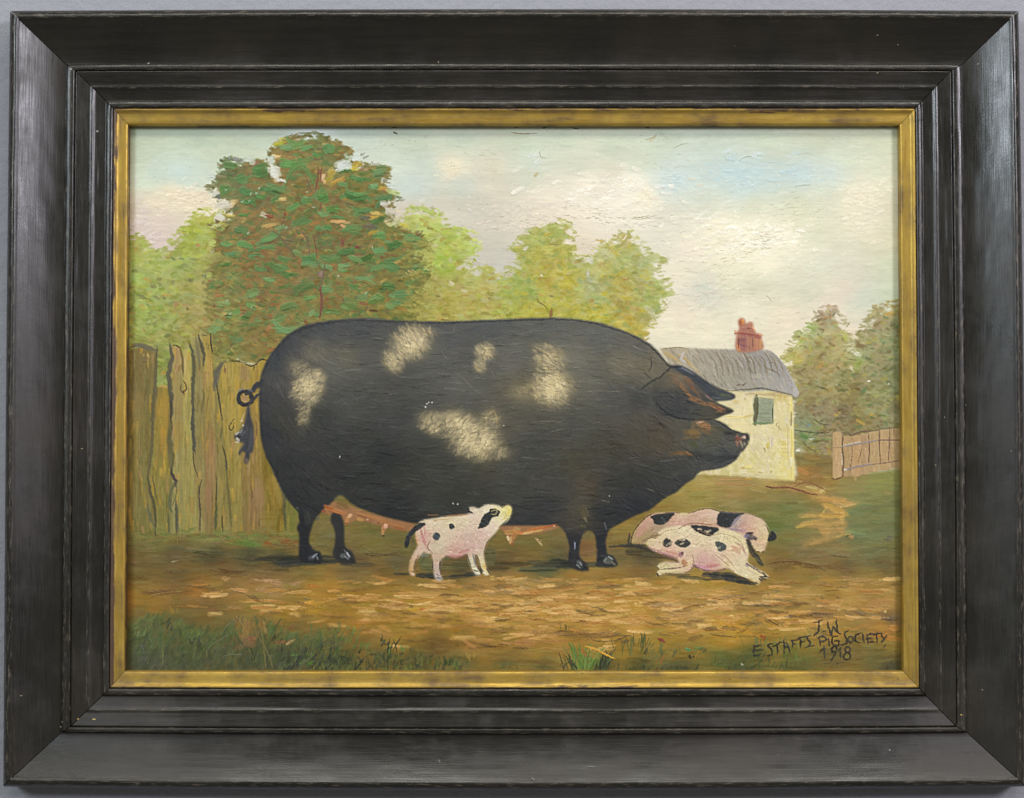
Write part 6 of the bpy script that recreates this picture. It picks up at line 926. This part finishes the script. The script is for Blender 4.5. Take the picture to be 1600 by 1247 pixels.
# ------------------------------------------------------------------ the painted inscription, letter by letter
INK = c3(52,50,44)
def tx(p): return [(1160 + a / 6.667, 950 + b / 6.667) for a, b in p]
def ov(cx, cy, a, b): return [(cx + a * math.cos(t), cy + b * math.sin(t)) for t in np.linspace(0, 6.5, 12)]
TXT = [[[(750,152),(785,146),(822,130)],[(792,140),(796,190),(788,245),(745,282)]], [[(845,245),(858,238)]], [[(885,150),(902,215),(924,282)],[(924,282),(936,236),(948,196)],[(948,196),(970,236),(1000,262),(1024,266)],[(976,130),(984,180),(990,232)]],
 [[(122,400),(116,450),(120,496)],[(120,494),(150,492),(184,484)],[(120,446),(160,440),(206,430)],[(122,404),(150,398),(182,388)]], [[(218,496),(232,486)]], [[(312,372),(276,378),(264,394),(298,426),(312,466),(296,488),(268,496)]], [[(318,402),(360,378),(402,354)],[(358,380),(366,424),(364,472)]], [[(432,332),(436,400),(434,466)],[(462,360),(480,404),(496,462)],[(434,392),(456,404),(484,414)]], [[(514,338),(522,370),(526,402)],[(510,342),(545,336),(582,328)],[(522,382),(552,374)]], [[(598,312),(604,356),(604,402)],[(588,314),(620,304),(654,296)],[(606,358),(642,350)]], [[(700,288),(676,300),(682,334),(704,352),(700,392),(664,408)]], [[(724,398),(736,390)]],
 [[(800,304),(806,344),(812,388)],[(788,312),(830,294),(866,306),(868,334),(812,352)]], [[(896,322),(901,354),(902,388)]], [[(986,290),(948,300),(932,336),(944,376),(976,392),(1002,372),(998,340),(962,346)]], [[(1092,240),(1066,258),(1064,286),(1086,326),(1078,368),(1030,386)]], [ov(1126, 326, 25, 31)], [[(1226,262),(1186,278),(1172,316),(1186,350),(1218,358)]], [[(1252,268),(1258,308),(1262,354)]], [[(1298,278),(1302,318),(1308,358)],[(1298,278),(1330,270),(1364,264)],[(1302,318),(1348,312)],[(1308,356),(1366,350)]], [[(1368,276),(1404,270),(1442,264)],[(1396,274),(1398,314),(1396,358)]], [[(1448,270),(1458,298),(1474,322)],[(1504,288),(1478,318),(1450,358)]], [[(1480,400),(1490,392)]],
 [[(812,456),(832,432),(850,408)],[(850,408),(854,462),(856,522)]], [[(982,412),(950,398),(930,420),(936,454),(970,458),(982,412)],[(978,448),(958,494),(924,538)]], [[(1000,444),(1010,432),(1022,418)],[(1022,418),(1020,464),(1022,512)]], [ov(1096, 432, 25, 30), ov(1090, 502, 34, 34)]]
for strokes in TXT:
    L_TX = lab('inscription', 'letter')
    for st in strokes:
        line(tx(st), 3.2, c3(60,56,44) + N(.02), .72, .16, L_TX, taper=.35, rough=.18, wig=.5)

L_UD2 = lab('sow', 'udder'); LB[(LB == L_UD) & (GX > 720)] = L_UD2
# ------------------------------------------------------------------ age: dirt in the furrows, panel grain, grime along the slip; slip's shadow painted in at the left
grain = fbm(34, 1.6, 801, 2)
HT += grain * .006 + fbm(5, 1.3, 802, 2) * .005 + fbm(2.2, 2.2, 803, 1) * .008
CV *= (1 + (grain * .016 + fbm(90, 70, 804, 2) * .02))[..., None]
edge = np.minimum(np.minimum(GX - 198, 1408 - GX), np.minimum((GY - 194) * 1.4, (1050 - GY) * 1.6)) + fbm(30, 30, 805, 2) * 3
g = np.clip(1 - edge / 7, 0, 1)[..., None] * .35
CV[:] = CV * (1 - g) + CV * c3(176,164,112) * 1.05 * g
shade_dirt = np.clip(1 - (GX - 199 + fbm(20, 60, 806, 2) * 4) / 13, 0, 1)[..., None] * .5          # slip's shadow and some dirt, painted in brown along the left edge
CV[:] = CV * (1 - shade_dirt) + CV * c3(176,146,92) * shade_dirt
specks = rng.random((H, W)) < .0006
CV[specks] *= .8
us = np.stack([box(CV[..., i], 2) for i in range(3)], -1); CV += (CV - us) * .55        # crisp edges of dried paint
np.clip(CV, .02, .97, out=CV)
# relief dirt: furrows hold a little grime
blur = box(HT, 2)
CV *= np.clip(1 + (HT - blur) * .55, .82, 1.12)[..., None]

# ------------------------------------------------------------------ the paint becomes a relief on the panel, one mesh for each painted thing
def oil_material():
    t = NT('oil_paint'); c = t.n('ShaderNodeVertexColor', layer_name='paint').outputs['Color']; tc = t.n('ShaderNodeTexCoord').outputs['Object']
    fine = t.noise(t.scale(tc, (900, 1, 1800)), 1, 3, .6); cl = t.noise(tc, 26, 3)
    t.bump(fine, .12, .0004)
    return t.set(Base_Color=c, Roughness=t.rng_(cl, .3, .7, .34, .48), Specular_IOR_Level=.26)
OIL = oil_material()
PAINT_GAIN = .87; RELIEF = 3.3
lin = np.where(CV <= .04045, CV / 12.92, ((CV + .055) / 1.055) ** 2.4) * PAINT_GAIN
vx, vy = unproject(GX.ravel(), GY.ravel(), 15.)
hz = np.clip(HT, -.1, .6) * RELIEF
PV = world(vx, vy, 15. + hz.ravel()).astype(np.float32); PCOL = lin.reshape(-1, 3).astype(np.float32)
GI_ = np.arange(H * W).reshape(H, W)
QUADS = np.stack([GI_[:-1, :-1], GI_[1:, :-1], GI_[1:, 1:], GI_[:-1, 1:]], -1).reshape(-1, 4)
QL = LB[:-1, :-1].ravel()
PAINTING = tag(empty('painting', (0, -.010, Z0 + OUTY[0] * UN + .08)), 'old oil painting of an enormous black sow with three spotted piglets beside a cottage', 'painting')
def corners(z): 
    a, b = unproject(np.array([PX0, PX1, PX1, PX0]) * 1., np.array([PY0, PY0, PY1, PY1]) * 1., 15.); return world(a, b, np.full(4, z))
bt = NT('bare_panel'); btc = bt.n('ShaderNodeTexCoord').outputs['Object']
bv = np.concatenate([corners(14.3), corners(5.)])
mesh_obj('panel', bv, [(3, 2, 1, 0), (4, 5, 6, 7), (0, 1, 5, 4), (1, 2, 6, 5), (2, 3, 7, 6), (3, 0, 4, 7)], bt.set(Base_Color=bt.mix(bt.noise(bt.scale(btc, (8, 8, 240)), 1, 4), (.20, .12, .06), (.30, .20, .11)), Roughness=.7), PAINTING, smooth=False)
PARTLAB = {'sow': 'huge black sow with cream patches, curled tail and tiny legs', 'cottage': 'small cream cottage with a grey roof and red chimney', 'plank_fence': 'weathered ochre board fence', 'picket_fence': 'low pinkish picket fence', 'inscription': 'dark hand-lettered inscription', 'broad_tree': 'broad tree with brown and green leaves',
           'footpath': 'pale sandy footpath'}
order = np.argsort(QL, kind='stable'); bounds = np.searchsorted(QL[order], np.arange(len(LABELS) + 1))
ROOTS = {}; PIG = ['spotted piglet standing with its snout raised', 'spotted piglet lying behind another', 'spotted piglet asleep in front']; npig = 0
def cut(k, name, parent):
    f = QUADS[order[bounds[k]:bounds[k + 1]]]
    if not len(f): return None
    u, inv = np.unique(f.ravel(), return_inverse=True)
    return mesh_obj(name, PV[u], inv.reshape(-1, 4), OIL, parent, True, None, PCOL[u])
for k, (part, sub) in enumerate(LABELS):          # whole parts first
    if sub is None:
        o = cut(k, part, PAINTING)
        if o is None: continue
        ROOTS.setdefault(part, []).append((k, o))
        if part == 'grass': o['kind'] = 'stuff'
        if part == 'piglet': tag(o, PIG[npig]); npig += 1
        elif part in PARTLAB: tag(o, PARTLAB[part])
for k, (part, sub) in enumerate(LABELS):          # then their pieces
    if sub is None: continue
    if part not in ROOTS:
        ROOTS[part] = [(k, tag(empty(part, (0, 0, 0), PAINTING), PARTLAB.get(part)))]
    r = [o for kk, o in ROOTS[part] if kk <= k] or [ROOTS[part][0][1]]
    cut(k, sub, r[-1])
